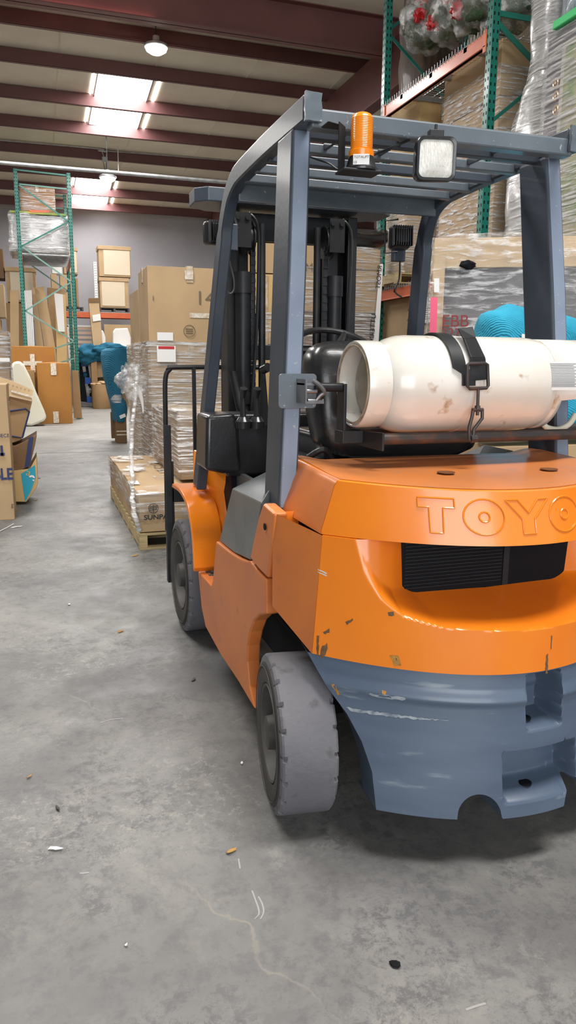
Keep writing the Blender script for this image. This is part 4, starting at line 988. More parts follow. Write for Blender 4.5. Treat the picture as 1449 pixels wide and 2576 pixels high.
# boxes in the right rack
zd = 2.34
def pallet(label, x0, x1, y0, y1, z0, m=WOOD, h=.13, nx=7, group=None):
    t = thing('wooden_pallet', ((x0+x1)/2, (y0+y1)/2, z0), label, 'pallet', group)
    for k in range(3):
        x = x0+(x1-x0-.06)*k/2; bm = nb(); bx(bm, x, x+.06, y0, y1, z0+.018, z0+h-.02); obj('stringer', bm, m, t, bevel=.003)
    n = max(3, int((y1-y0)/.17))
    for z in (z0, z0+h-.02):
        for k in range(n):
            if z == z0 and k % 2: continue
            y = y0+(y1-y0-.09)*k/(n-1); bm = nb(); bx(bm, x0, x1, y, y+.09, z+.0, z+.018); obj('deck_board', bm, m, t, bevel=.002)
    return t
xA = 3.30
yA0 = U(1265, 95, X=xA).y; yA1 = U(1120, 185, X=xA).y; zA = U(1265, 95, X=xA).z; zAm = U(1263, 236, X=xA).z
pallet('wooden pallet under the two big wrapped cartons on the green rack', xA-.02, xA+.95, yA0, yA1, zd+.012)
carton('upper of two large tan cartons stacked behind the near green upright', xA, xA+.9, yA0, yA1, zAm+.005, zA, 0, tape=('topy',), wrap=WRAPD, wz=(0, .55), amp=.003)
carton('lower of two large tan cartons stacked behind the near green upright', xA, xA+.9, yA0, yA1, zd+.15, zAm-.005, 3, tape=(), wrap=WRAPD, amp=.003)
yB0 = U(1058, 240, X=xA).y; yB1 = U(985, 290, X=xA).y; zBt = U(1058, 240, X=xA).z; zBm = U(1058, 470, X=xA).z
pallet('wooden pallet above the orange beam beside the far green upright', RX-.05, xA+.75, yB0-.15, yB1+.1, zd+.012)
carton('upper tan carton under the high orange beam by the far upright', xA, xA+.6, yB0, yB1, zBm+.005, zBt, 5, tape=('topy',), amp=.003)
carton('pale carton in crinkled film above the rack pallet', xA-.12, xA+.6, yB0-.0, yB1+.05, zd+.15, zBm-.012, 3, tape=(), wrap=WRAPH, amp=.003)
carton('brown carton filling the gap behind the two tan cartons', xA+.65, xA+1.0, yA1+.08, yB0-.1, zd+.03, zBt-.25, 1, tape=('topy',))
# floor level under the rack
y2a = U(1050, 735, X=RX+.1).y; y2b = U(958, 735, X=RX+.1).y
o, M, d = carton('tan carton with handwritten figures on the floor under the rack beam', RX+.1, RX+1.0, y2a, y2b, .62, U(1000, 732, X=RX+.1).z-.02, 0, tape=('topy',))
p, xd, yd = onface(M, *d, .55, .78, 'left'); text('244-', p, xd, yd, .22, FADED, o)
carton('tan carton on the floor beneath the carton with handwritten figures', RX+.1, RX+1.0, y2a, y2b, 0, .60, 1, tape=())
y3a = U(1112, 735, X=RX-.2).y; y3b = U(1052, 735, X=RX-.2).y
o, M, d = carton('tan carton with white shipping papers standing beside the grey bundle', RX-.2, RX+.02, y3a, y3b, 0, U(1080, 728, X=RX-.2).z, 0, tape=())
for (pxa, pya, pxb, pyb, mm) in ((1050, 752, 1086, 811, WHITE),):
    a, b = U(pxa, pya, X=RX-.225), U(pxb, pyb, X=RX-.225); bm = nb(); bx(bm, RX-.226, RX-.222, b.y, a.y, b.z, a.z); sh = obj('shipping_paper', bm, WHITE, o)
    bm = nb()
    for k in range(9): bx(bm, RX-.2275, RX-.226, b.y+.04, a.y-.05-.05*(k % 3), b.z+.04+k*.022, b.z+.046+k*.022)
    obj('print', bm, FADED, sh)
# grey wrapped tall bundle in the near bay
def rowsolid(rows, X, dx, amp=.02, fr=3, seed=0, n=28, e=.7):
    bm = nb(); rings = []
    for (py, pa, pb) in rows:
        A, B = U(pa, py, X=X), U(pb, py, X=X); yc = (A.y+B.y)/2; ry = abs(A.y-B.y)/2; z = (A.z+B.z)/2; ring = []
        for k in range(n):
            t = 2*PI*k/n; c_, s_ = math.cos(t), math.sin(t)
            p = V((X+dx+dx*math.copysign(abs(c_)**e, c_), yc+ry*math.copysign(abs(s_)**e, s_), z)); q = p*fr+V((seed, 0, 0))
            p += V((noise.noise(q), noise.noise(q+V((5, 5, 5))), 0))*amp; ring.append(p)
        rings.append(ring)
    loft(bm, rings); return bm
def interp(rows, k=4):
    out = []
    for a, b in zip(rows, rows[1:]):
        for j in range(k): out.append(tuple(a[i]+(b[i]-a[i])*j/k for i in range(3)))
    return out+[rows[-1]]
bm = rowsolid(interp([(600, 1248, 1345), (520, 1250, 1352), (440, 1256, 1368), (360, 1266, 1378), (293, 1274, 1378), (235, 1290, 1378), (190, 1312, 1379), (145, 1318, 1380), (80, 1321, 1385), (0, 1323, 1392), (-60, 1324, 1396), (-90, 1330, 1390)]), RX+.02, .22, amp=.035, fr=3.5)
o = obj('wrapped_bundle', bm, SILVER, smooth=True, ang=180); tag(o, 'tall grey bundle in shiny film standing beside the near green upright', 'wrapped bundle')
bm = rowsolid(interp([(600, 1244, 1352), (440, 1252, 1372), (293, 1268, 1383), (190, 1306, 1384), (145, 1313, 1385), (0, 1318, 1397), (-90, 1326, 1394)], 8), RX-.0, .25, amp=.03, fr=6, seed=4); obj('stretch_wrap', bm, WRAPH, o, smooth=True, ang=180)
# framed art panel, green tray and bagged goods on it
A = U(1382, 92, X=RX-.05); B = U(1376, 700, X=RX-.05)
bm = nb(); yb2 = A.y-1.25; bx(bm, RX-.05, RX+.02, yb2, A.y, B.z, A.z); fr_ = obj('framed_panel', bm, FRAMEM, bevel=.006); tag(fr_, 'dark framed green art panel behind film at the right edge', 'framed panel')
a = U(1416, 110, X=RX-.055); bm = nb(); bx(bm, RX-.056, RX-.05, yb2+.15, a.y, B.z+.2, a.z); inn = obj('pale_mat', bm, mat('pale_mat', (.62, .58, .50), .6), fr_)
a = U(1424, 118, X=RX-.06); bm = nb(); bx(bm, RX-.060, RX-.055, yb2+.2, a.y, B.z+.25, a.z); obj('art_print', bm, MARB, inn)
bm = nb()
for py in (209, 242, 277):
    p = U(1398, py, X=RX-.06); tube(bm, [p+V((0, .030*math.cos(t), .034*math.sin(t))) for t in [2*PI*k/16 for k in range(16)]], .008, 6, closed=True)
for k in range(0): pass
pp_ = [U(1398, py, X=RX-.06) for py in (209, 242, 277)]
bm.free()
for p in pp_:
    bm = nb(); tube(bm, [p+V((0, .030*math.cos(t), .034*math.sin(t))) for t in [2*PI*k/16 for k in range(16)]], .008, 6, closed=True); lathe(bm, [(.001, 0), (.012, 0), (.012, .006)], p, (-1, 0, 0), 10); obj('brass_eyelet', bm, mat('eyelet', (.62, .42, .26), .3, metal=.4), fr_, smooth=True)
bm = nb(); gridbox(bm, RX-.075, RX-.06, yb2, A.y+.02, B.z, A.z, amp=.012, fr=7); obj('stretch_wrap', bm, WRAP, fr_, smooth=True, ang=180)
a = U(1388, 88, X=RX-.1); b = U(1388, 56, X=RX-.1)
bm = nb(); bx(bm, RX-.1, RX+.5, yb2, a.y, A.z+.004, b.z); tr_ = obj('green_tray', bm, BRIGHTGR, bevel=.008); tag(tr_, 'bright green tray resting on top of the framed art panel', 'tray')
bm = nb(); gridbox(bm, RX-.05, RX+.45, yb2, b.y-.05, b.z+.004, b.z+.75, amp=.03, fr=5, bulge=.02); o = obj('clear_bag', bm, mat('blue_bag', (.42, .50, .58), .2, col2=(.22, .27, .33), scale=4, stretch=(1, 6, 1), coat=.5, bump=.8, bscale=9), smooth=True, ang=180); tag(o, 'bluish clear plastic bag standing on the bright green tray', 'bag')
carton('wrapped carton behind the grey bundle and the right guard post', xA+.36, xA+.95, 2.5, 4.55, zd+.03, 3.35, 3, tape=(), wrap=WRAPH)
# wreaths bagged on the top level
zt = 4.53
def wreath(label, px, py, X, r, seed, bows=2):
    c = U(px, py, X=X); c.z = max(c.z, zt+r*.8)
    bm = nb(); blob(bm, c, (r*.8, r*1.1, r*.78), seed, .35, 2.2, 4, flat=zt+.02); t = obj('bagged_wreath', bm, FOLI, smooth=True, ang=180); tag(t, label, 'wreath', 'wreaths bagged on top of the right rack')
    for k in range(bows):
        rs = random.Random(seed*7+k); d = V((-.75, rs.uniform(-.8, .3), rs.uniform(-.3, .55))).normalized(); bm = nb(); blob(bm, c+V((d.x*r*.8, d.y*r*1.1, d.z*r*.78)), (.075, .08, .07), seed+k+3, .7, 2.8, 3); obj('red_bow', bm, REDB, t, smooth=True, ang=60)
    bm = nb(); blob(bm, c, (r*.98, r*1.25, r*.95), seed+9, .30, 1.6, 4, flat=zt+.005); obj('plastic_bag', bm, PLASTIC, t, smooth=True, ang=180)
wreath('bagged green wreath with a red bow, farthest along the high beam', 1080, 52, RX+.36, .32, 1)
wreath('bagged green wreath with red bow in the middle of the high beam', 1142, 38, RX+.38, .28, 2)
wreath('bagged green wreath with red bows touching the near green upright', 1206, 12, RX+.36, .27, 3, 4)
wreath('silvery bagged wreath on the top level right of the near upright', 1292, 8, RX+.55, .32, 5, 0)
bm = rowsolid(interp([(300, 990, 1062), (200, 986, 1056), (130, 984, 1052), (60, 992, 1050), (0, 1000, 1052), (-60, 1006, 1054)]), RX+.6, .3, amp=.05, fr=3, seed=8)
o = obj('bagged_bundle', bm, mat('brown_striped_bag', (.045, .027, .018), .6, col2=(.12, .07, .04), scale=3, stretch=(5, 5, .6), coat=.08, bump=.3), smooth=True, ang=180); tag(o, 'dark brown plastic-bagged bundle hanging tall by the far upright', 'wrapped bundle')
# big grey bundle on the floor with cardboard corner
et = U(1095, 600, Y=2.8).z; ex = U(1095, 600, Y=2.8).x
ME = Matrix.Translation((ex, 2.8, 0)) @ Matrix.Rotation(math.radians(-27), 4, 'Z'); RE = ME.to_3x3(); nE = RE @ V((0, -1, 0)); xE = RE @ V((1, 0, 0))
gb = nb(); gridbox(gb, .04, 1.55, .02, .7, 0, et-.14, ME, amp=.03, fr=2.5, bulge=.02); g = obj('furniture_bundle', gb, GREYWR, smooth=True, ang=180); tag(g, 'large grey wrapped furniture bundle with cardboard top and red lettering', 'wrapped furniture')
bm = nb(); gridbox(bm, 0, 1.6, -.02, .74, et-.20, et, ME, amp=.016, fr=5); obj('cardboard_cap', bm, CB[3], g, smooth=True, bevel=.004)
bm = nb(); bx(bm, -.005, .075, -.022, .005, 0, et-.1, ME); bx(bm, -.005, .01, 0, .12, 0, et-.1, ME); obj('corner_board', bm, CB[3], g, bevel=.003)
bm = nb(); gridbox(bm, -.02, 1.62, -.05, .76, 0, et+.012, ME, amp=.025, fr=6, div=.08); obj('stretch_wrap', bm, wrapmat('stretch_wrap_side', fac0=.12, fac1=.62, rot=.5, scale=(1.5, 1.5, 8)), g, smooth=True, ang=180)
PE = (ME @ V((0, -.085, 0)), nE)
def EP(px, py): return U(px, py, pl=PE)
for (q4, m_) in ((((1092, 700), (1105, 700), (1105, 735), (1092, 735)), WHITE), (((1083, 748), (1101, 748), (1098, 842), (1081, 842)), PINK)):
    bm = nb(); prism(bm, [EP(*q) for q in q4], nE*-.003); obj('label_sheet', bm, m_, g)
text('EBB', EP(1110, 822), xE, (0, 0, 1), .115, REDINK, g); text('3272', EP(1109, 849), xE, (0, 0, 1), .09, REDINK, g)
bm = nb(); prism(bm, [EP(1116, 646), EP(1300, 640), EP(1300, 700), EP(1200, 665), EP(1120, 668)], nE*-.002); bm.free()
for (pa, pb, r_) in (((1165, 662), (1192, 668), .02),):
    bm = nb(); A_, B_ = EP(*pa), EP(*pb); blob(bm, (A_+B_)/2-nE*.02, (.06, .02, .03), 4, .3, 2, 3); obj('dark_tear', bm, DARKCH, g, smooth=True)
# turquoise moving blanket over a carton
TYB = 1.52; XT0 = U(1182, 800, Y=TYB+.3).x
carton('tan carton under the turquoise blanket behind the gas cylinder', XT0+.06, XT0+.95, TYB+.05, TYB+.42, 0, .93, 0, tape=())
bm = nb(); N = 44
outl = [(1181, 812), (1184, 800), (1200, 786), (1222, 781), (1238, 772), (1256, 764), (1275, 766), (1300, 775), (1340, 787), (1400, 800), (1449, 835), (1490, 850)]
ox = [(U(*p, Y=TYB+.28).x, U(*p, Y=TYB+.28).z) for p in outl]
def pz(x):
    for (a, u), (b, v) in zip(ox, ox[1:]):
        if x <= b: return u+(v-u)*max(0, (x-a))/(b-a)
    return ox[-1][1]
rings = []; W_ = ox[-1][0]-ox[0][0]
for i in range(N+1):
    s_ = i/N; x = ox[0][0]+W_*s_; zt_ = pz(x); ring = []; e_ = min(1, math.sqrt(max(.02, min(s_, 1-s_)*9))); dp_ = .36*e_
    for k in range(36):
        t = 2*PI*k/36; c_, n_ = math.cos(t), math.sin(t)
        q = V((x, TYB+.18*1.0+dp_/2*-math.copysign(abs(c_)**.5, c_), (zt_+.97)/2+(zt_-.97)/2*math.copysign(abs(n_)**.6, n_)))
        nn = noise.noise(q*6)*.06*e_; q += V((noise.noise(q*4+V((3, 0, 0)))*.03, nn, -abs(noise.noise(q*7))*.02)); ring.append(q)
    rings.append(ring)
loft(bm, rings); bl = obj('moving_blanket', bm, TURQ, smooth=True, ang=180); tag(bl, 'turquoise quilted moving blanket heaped behind the white gas cylinder', 'blanket')
bm = nb(); q = [U(1313, 840, Y=TYB-.03), U(1336, 840, Y=TYB-.03), U(1336, 858, Y=TYB-.03), U(1313, 858, Y=TYB-.03)]; prism(bm, q, (0, .004, 0)); obj('care_tag', bm, WHITE, bl)

# ================================================================== loads ahead of the forklift
def cpx(label, pa, pb, yt, yb_, Y, depth, m=0, **k):
    """carton whose near face covers the measured columns pa..pb and rows yt..yb_ in the plane Y"""
    a = U(pa, yt, Y=Y); b = U(pb, yb_, Y=Y); z0 = k.pop('z0', None); z1 = k.pop('z1', None)
    z0 = max(0, b.z) if z0 is None else z0; z1 = a.z if z1 is None else z1
    return carton(label, a.x, b.x, Y, Y+depth, z0, z1, m, **k)
GR = 'cartons piled ahead of the forklift mast'
YF = 6.15
x14 = U(370, 668, Y=YF).x
dep = U(347, 684, X=x14).y-YF
zr0 = U(370, 668, Y=YF).z; zr1 = U(378, 862, Y=YF).z; zr2 = U(382, 1035, Y=YF).z; zr3 = .52
pallet('wooden pallet at floor level under the tall carton pile', x14-.02, 2.3, YF-.02, YF+1.3, 0)
o, M, d = cpx('big tan carton numbered 14 at the top left of the pile', 370, 580, 668, 862, YF, dep, 0, z1=zr0, z0=zr1+.004, tape=('top', 'topy'))
p, xd, yd = onface(M, *d, .12, .52); text('14', p, xd, yd, .20, FADED, o, sx=1.1)
text('I', onface(M, *d, -.9, .55)[0], xd, yd, .07, FADED, o)
bm = nb(); c_ = onface(M, *d, -.03, .16)[0]; tube(bm, [c_+xd*.062*math.cos(2*PI*k/24)+yd*.062*math.sin(2*PI*k/24) for k in range(24)], .003, 5, closed=True)
for k in (-1, 0, 1): tube(bm, [c_+xd*(-.04)+yd*.022*k, c_+xd*.04+yd*.022*k], .004, 5)
obj('stamp', bm, FADED, o)
sticker(o, onface(M, *d, -.62, .08)[0], xd, yd, .17, .085); sticker(o, onface(M, *d, -.02, .9, e=.022)[0], xd, yd, .09, .09, TAPEW, 'tape'); sticker(o, onface(M, *d, .25, .37)[0], xd, yd, .24, .05, TAPEW, 'tape')
cpx('tan carton beside the one numbered 14, seen between the mast rails', 582, 745, 676, 862, YF, dep, 5, z1=zr0-.03, z0=zr1+.004, tape=('vert',), wrap=WRAPD, wz=(0, .45))
x7 = U(347, 726, Y=YF+dep+.05).x
carton('tan carton standing behind the one numbered 14, a little lower', x7, x7+.8, YF+dep+.05, U(326, 742, X=x7).y, zr1, U(347, 726, Y=YF+dep+.05).z, 0, tape=('topy',))
carton('brown carton under the one standing behind number 14', x7-.03, x7+.8, YF+dep+.05, YF+dep+1.0, 0, zr1-.004, 0, tape=(), wrap=WRAPH)
o, M, d = cpx('film-wrapped carton with a red-headed packing slip, second in the pile', 377, 580, 862, 1035, YF, .8, 0, z1=zr1, z0=zr2+.004, tape=('topy',), wrap=WRAPH)
pp_, xd, yd = onface(M, *d, -.62, .84, e=.04); s_ = sticker(o, pp_, xd, yd, .20, .17, WHITE, 'packing_slip'); sticker(s_, pp_+yd*.065+V((0, -.002, 0)), xd, yd, .17, .03, REDB, 'red_header')
o, M, d = cpx('film-wrapped tan carton with a white address label behind the mast chain', 582, 745, 862, 1035, YF, .8, 5, z1=zr1, z0=zr2+.004, tape=('topy',), wrap=WRAPD, wz=(.6, 1))
pp_, xd, yd = onface(M, *d, -.55, .72, e=.03); sticker(o, pp_, xd, yd, .15, .24); text('IIIIIIII', pp_+V((-.06, -.004, .06)), xd, yd, .07, INK, o, spacing=.8)
for k in range(4): text('- --- -- ---', pp_+V((-.06, -.004, .02-.03*k)), xd, yd, .03, INK, o)
for k, (a, b, c__) in enumerate(((382, 560, 'lowest film-wrapped brown carton at the left of the pile'), (562, 745, 'lowest film-wrapped carton behind the left mast rails'))):
    cpx(c__, a, b, 1035, 1230, YF, .8, 1, z1=zr2, z0=.135, tape=(), wrap=WRAPH)
# right half of the pile
zt_ = U(900, 625, Y=YF).z; zA_ = U(900, 680, Y=YF).z; zB_ = U(900, 790, Y=YF).z
carton('long tan carton at the top right of the pile under black bags', U(800, 650, Y=YF).x, U(957, 650, Y=YF).x, YF, YF+.8, zA_+.004, zt_, 0, tape=('ends',), wrap=WRAP)
o, M, d = carton('tan carton printed with large characters high behind the mast', U(640, 650, Y=YF).x, U(797, 650, Y=YF).x, YF, YF+.8, zr0-.02, zt_, 0, tape=())
text('EM#R', onface(M, *d, .42, .12)[0], (1, 0, 0), (0, 0, 1), .13, FADED, o)
o_strip = carton('plain tan carton with a vertical tape seam, right of the right mast rail', U(748, 700, Y=YF).x, U(955, 700, Y=YF).x, YF, YF+.8, zB_+.004, zA_, 0, tape=('vert',), wrap=WRAP)[0]
carton('brown carton in dark streaky film at the right of the pile', U(748, 700, Y=YF).x, U(953, 700, Y=YF).x, YF, YF+.8, zr2, zB_, 4, tape=(), wrap=WRAPH)
carton('film-wrapped carton lowest at the right of the pile', U(748, 700, Y=YF).x, U(953, 700, Y=YF).x, YF, YF+.8, .135, zr2-.004, 1, tape=(), wrap=WRAP)
bm = nb(); q = [U(956, 664, Y=YF-.05), U(964, 664, Y=YF-.05), U(952, 868, Y=YF-.05), U(938, 868, Y=YF-.05)]; prism(bm, q, (0, .004, 0))
st = obj('printed_strip', bm, WHITE, o_strip)
dn = (q[3]-q[0]).normalized(); text('UTTERMOST', U(946, 790, Y=YF-.06), dn, dn.cross(V((0, 1, 0)))*-1, .085, INK, st); text('RMOST', U(961, 668, Y=YF-.06), dn, dn.cross(V((0, 1, 0)))*-1, .08, INK, st)
bm = nb(); rings = []
for i in range(30):
    s = i/29; px = 600+372*s; yt = 560+18*math.sin(s*9)+(30 if s < .1 else 0); ybm = 640+(55*(1-s*4) if s < .25 else 0)-8*math.sin(s*7)
    A = U(px, yt, Y=YF+.15); B = U(px, min(ybm, 628 if s > .2 else 999), Y=YF+.15); B.z = max(B.z, zt_+.03)
    c_ = (A+B)/2; rz = (A.z-B.z)/2; ring = []
    for k in range(16):
        t = 2*PI*k/16; q_ = V((A.x, c_.y+.25+.28*math.cos(t), c_.z+rz*math.sin(t))); q_.x += noise.noise(q_*4)*.08; q_.y += noise.noise(q_*3)*.1; ring.append(q_)
    rings.append(ring)
loft(bm, rings); tag(obj('black_bag', bm, BAGB, smooth=True, ang=180), 'long glossy black plastic bag draped over the top of the pile', 'bag')
# nearer pallet with the flat box
pallet('pale wooden pallet under the long flat carton, nearest the forklift', -.55, .62, 3.46, 5.82, 0, nx=9)
zs = .43
o, M, d = carton('long flat carton marked with a round emblem on the nearest pallet', -.545, .61, 3.47, 5.80, .135, zs, 0, tape=(), wrap=WRAP, wz=(.35, 1), wtop=False, amp=.006)
pt = U(362, 1308, Y=3.44); text('SUNPAN', pt, (1, 0, 0), (0, 0, 1), .05, INK, o, bold=.001, sx=1.15)
bm = nb(); c_ = U(386, 1279, Y=3.44); tube(bm, [c_+V((.036*math.cos(2*PI*k/24), 0, .036*math.sin(2*PI*k/24))) for k in range(24)], .002, 5, closed=True)
for k in (-.6, 0, .6): tube(bm, [c_+V((-.03, 0, .02*k)), c_+V((.03, 0, .02*k+.006))], .003, 5)
tube(bm, [c_+V((0, 0, -.03)), c_+V((0, 0, .03))], .002, 5); obj('emblem', bm, INK, o)
p_, xd, yd = onface(M, *d, .0, .75, 'top', e=.02)
for k, s_ in enumerate(('THIS SIDE UP', 'HANDLE', 'WITH CARE')): text(s_, V((-.25, 4.9-.16*k, zs+.022)), (1, 0, 0), (0, 1, 0), .13, FADED, o)
xn = U(412, 1180, Z=zs).x
carton('film-wrapped brown carton standing on the long flat carton', xn, xn+.75, 3.85, 5.3, zs+.03, .99, 1, tape=('top',), wrap=WRAPH, amp=.006)
bm = nb(); q = [U(345, 945, Y=5.9), U(338, 1020, Y=5.6), U(330, 1120, Y=4.9), U(333, 1200, Y=4.0), U(336, 1290, Y=3.44), U(350, 1335, Y=3.42)]
tube(bm, [p+V((noise.noise(p*9)*.02, 0, 0)) for p in smoothpath(q, 8)], [.02]*41, 8); tf = obj('loose_film', bm, WRAPH, smooth=True, ang=180); tag(tf, 'loose twisted strand of film hanging over the flat carton', 'plastic film')
bm = nb(); blob(bm, U(333, 960, Y=5.95), (.14, .08, .16), 12, .6, 2, 4); obj('crumpled_end', bm, PLASTIC, tf, smooth=True, ang=180)
bm = nb(); q = smoothpath([U(336, 965, Y=5.85), U(349, 985, Y=5.85), U(357, 1010, Y=5.85), U(360, 1040, Y=5.85)], 5); w_ = V((.035, 0, .01))
va = [(bm.verts.new(p-w_*(1-i/len(q))), bm.verts.new(p+w_*(1-i/len(q)*.8))) for i, p in enumerate(q)]
for a, b in zip(va, va[1:]): bm.faces.new((a[0], a[1], b[1], b[0]))
tag(obj('paper_slip', bm, WHITE, smooth=True, solid=.003), 'curled white paper slip caught in the hanging film', 'paper')
# ================================================================== left foreground cartons
a = U(38, 1307, Z=0); zt1_ = U(28, 967, Y=a.y).z
o, M, d = carton('tall tan carton with dark print at the left edge of the view', a.x-.62, a.x, a.y, a.y+.5, 0, zt1_, 0, tape=(), tm=TAPE)
f = lambda px, py: U(px, py, Y=a.y-.012)
text('PIECE', f(-8, 1100), (1, 0, 0), (0, 0, 1), .042, NAVY, o); text('ABLE', f(-38, 1208), (1, 0, 0), (0, 0, 1), .14, NAVY, o, bold=.004, sx=.75)
bm = nb(); q = f(-10, 1147); bx(bm, q.x-.2, q.x+.072, q.y-.001, q.y, q.z, q.z+.025); bx(bm, q.x+.04, q.x+.06, q.y-.001, q.y, q.z, q.z+.09)
obj('printed_mark', bm, NAVY, o)
for (px, py) in ((24, 1002), (24, 1006), (32, 1270), (32, 1274), (32, 1278)):
    pass
bm = nb()
for (px, py) in ((24, 1003), (24, 1007), (32, 1270), (32, 1274), (32, 1278)):
    q = f(px, py); bx(bm, q.x-.012, q.x+.006, q.y-.001, q.y, q.z, q.z+.006)
obj('printed_tick', bm, INK, o)
yq = 5.62
b0 = U(36, 1264, Z=0)
def tilt(label, quadpx, Y, th, m, name='cardboard_box', cat='box', bevel=.006, group=None):
    bm = nb(); P = [U(*p, Y=Y) for p in quadpx]; P = [V((p.x, p.y, max(.001, p.z))) for p in P]; prism(bm, P, (0, th, 0)); o = obj(name, bm, CB[m] if isinstance(m, int) else m, bevel=bevel); tag(o, label, cat, group); return o
o = tilt('crushed tan carton with a turquoise corner, bottom of the left heap', [(20, 1186), (75, 1180), (92, 1150), (96, 1215), (92, 1228), (66, 1263), (20, 1262)], yq, .5, 5)
f = lambda px, py, e=.004: U(px, py, Y=yq-e)
bm = nb(); prism(bm, [f(53, 1192), f(76, 1178), (f(88, 1170)), f(90, 1200), f(78, 1235), f(63, 1262)], (0, .002, 0)); tp = obj('turquoise_print', bm, mat('turq_ink', (.01, .33, .47), .5), o)
text('e', f(70, 1208, .007), (.95, 0, -.3), (.3, 0, .95), .12, WHITEPL, o, bold=.004); text('a', f(64, 1195, .007), (.95, 0, -.3), (.3, 0, .95), .10, CB[5], o)
o = tilt('dark brown carton with a navy printed edge, middle of the left heap', [(20, 1120), (36, 1122), (60, 1112), (93, 1093), (88, 1120), (76, 1170), (50, 1186), (20, 1190)], yq+.02, .45, 4)
bm = nb(); f2 = lambda px, py, e=.006: U(px, py, Y=yq+.02-e); prism(bm, [f2(72, 1102), f2(84, 1098), f2(75, 1172), f2(62, 1178)], (0, .002, 0)); obj('printed_band', bm, NAVY, o)
for k in range(4): text('---', f2(36, 1140+8*k), (1, 0, 0), (0, 0, 1), .03, FADED, o)
o = tilt('tan carton outlined in blue with a printed flap, top of the left heap', [(10, 995), (28, 998), (81, 1010), (60, 1098), (50, 1108), (20, 1118), (10, 1118)], yq+.04, .45, 1)
f3 = lambda px, py, e=.008: U(px, py, Y=yq+.04-e)
bm = nb(); tube(bm, [f3(22, 1034), f3(64, 1028), f3(74, 1035), f3(56, 1101), f3(30, 1097)], .009, 6); obj('blue_outline', bm, NAVY, o)
bm = nb(); prism(bm, [f3(-10, 945, .03), f3(30, 958, .03), f3(84, 982, .03), (f3(79, 1009, .05)), f3(28, 993, .05), f3(-10, 988, .05)], (0, .006, 0)); fl = obj('open_flap', bm, CB[3], o)
bm = nb()
prism(bm, [f3(28, 981, .06), f3(82, 996, .06), f3(81, 1001, .06), f3(28, 986, .06)], (0, .003, 0)); obj('tape', bm, TAPEW, fl)
for k in range(7): text('o', f3(10+10*k, 966+3.0*k, .065), (.97, 0, -.25), (.25, 0, .97), .03, FADED, fl)
# wrapped cartons at the far left edge
o, M, d = carton('film-wrapped brown carton at the left edge above the printed flap', U(-60, 900, Y=6.9).x, U(22, 900, Y=6.9).x, 6.9, 7.5, .0, U(10, 837, Y=6.9).z, 1, tape=(), wrap=WRAPH)
sticker(o, U(12, 905, Y=6.85), (1, 0, 0), (0, 0, 1), .10, .04)
cpx('upper plain tan carton far behind at the left edge', -60, 14, 712, 798, 12.0, .6, 0, tape=('topy',), z0=U(0, 798, Y=12).z)
cpx('lower plain tan carton far behind at the left edge', -60, 19, 800, 1080, 12.0, .6, 0, tape=('topy',), z0=0, z1=U(0, 802, Y=12).z)
# ================================================================== left rack and what leans in it
YL = 17.35
lk = thing('pallet_rack', (-.93, YL+1.3, 0), 'narrow green pallet rack seen end-on at the far left of the aisle', 'pallet rack')
XA, XB = U(40, 540, Y=YL).x, U(172, 540, Y=YL).x
zl = U(40, 425, Y=YL).z
for yy in (YL, YL+2.4):
    for x in (XA, XB): upright(x+.04, yy, zl, lk, facing=(1, 0))
    m_ = GREEN
    zz = [U(100, v, Y=YL).z for v in (432, 467, 553, 622, 706, 783, 858, 900)]
    for z in zz[:2]: brace((XA+.08, yy, z), (XB, yy, z-.03), lk)
    for k in range(1, 7):
        a, b = (XA+.08, yy, zz[k]), (XB, yy, zz[k+1])
        if k % 2 == 0: a, b = (XB, yy, zz[k]), (XA+.08, yy, zz[k+1])
        brace(a, b, lk, GREEN if k < 3 else GREEN_D)
    brace((XB, yy, zz[7]), (XA+.08, yy, zz[7]-.35), lk, GREEN_D)
zdk = U(100, 640, Y=YL).z
for x in (XA+.04, XB):
    for z in (zdk,):
        bm = nb(); bx(bm, x, x+.05, YL+.06, YL+2.44, z-.12, z); obj('beam', bm, RACKO, lk, bevel=.003)
bm = nb()
for k in range(14): bx(bm, XA+.04, XB+.05, YL+.1+k*.17, YL+.13+k*.17, z+.0, z+.03)
for k in range(10): bar(bm, V((XA+.06+k*.1, YL+.05, z+.04)), V((XA+.06+k*.1, YL+2.4, z+.04)), .01, .01)
obj('wire_deck', bm, GALV, lk)
yl = YL+.12; a = U(22, 536, Y=yl); b = U(171, 628, Y=yl)
bm = nb(); gridbox(bm, a.x, b.x, yl, yl+1.3, zdk+.05, a.z, amp=.05, fr=3, bulge=.02); o = obj('wrapped_load', bm, SILVER, smooth=True, ang=180); tag(o, 'bulging load in silvery film on the deck of the left rack', 'wrapped bundle')
bm = nb(); gridbox(bm, a.x-.02, b.x+.02, yl-.03, yl+1.33, zdk+.05, a.z+.02, amp=.05, fr=7, div=.08); obj('stretch_wrap', bm, WRAPH, o, smooth=True, ang=180)
bm = nb(); bx(bm, a.x+.02, b.x, yl-.04, yl+1.3, a.z+.012, a.z+.06); o = obj('top_board', bm, mat('yellow_board', (.42, .38, .06), .5, col2=(.12, .30, .08), scale=2), bevel=.004); tag(o, 'yellow and green edged board lying on the silvery load', 'board')
bm = nb(); q = [U(75, 528, Y=yl-.045), U(124, 529, Y=yl-.045), U(124, 535, Y=yl-.045), U(75, 534, Y=yl-.045)]; prism(bm, q, (0, .004, 0)); obj('orange_tape', bm, RACKO, o)
o, M, d = carton('worn brown carton in film on top of the left rack load', U(51, 500, Y=yl).x, U(137, 500, Y=yl).x, yl, yl+.7, a.z+.062, U(90, 471, Y=yl).z, 2, tape=('topy',), wrap=WRAP)
text('AJ YJNGS', onface(M, *d, -.1, .85, e=.03)[0], (1, 0, 0), (0, 0, 1), .06, WHITEPL, o)
YB = 18.7
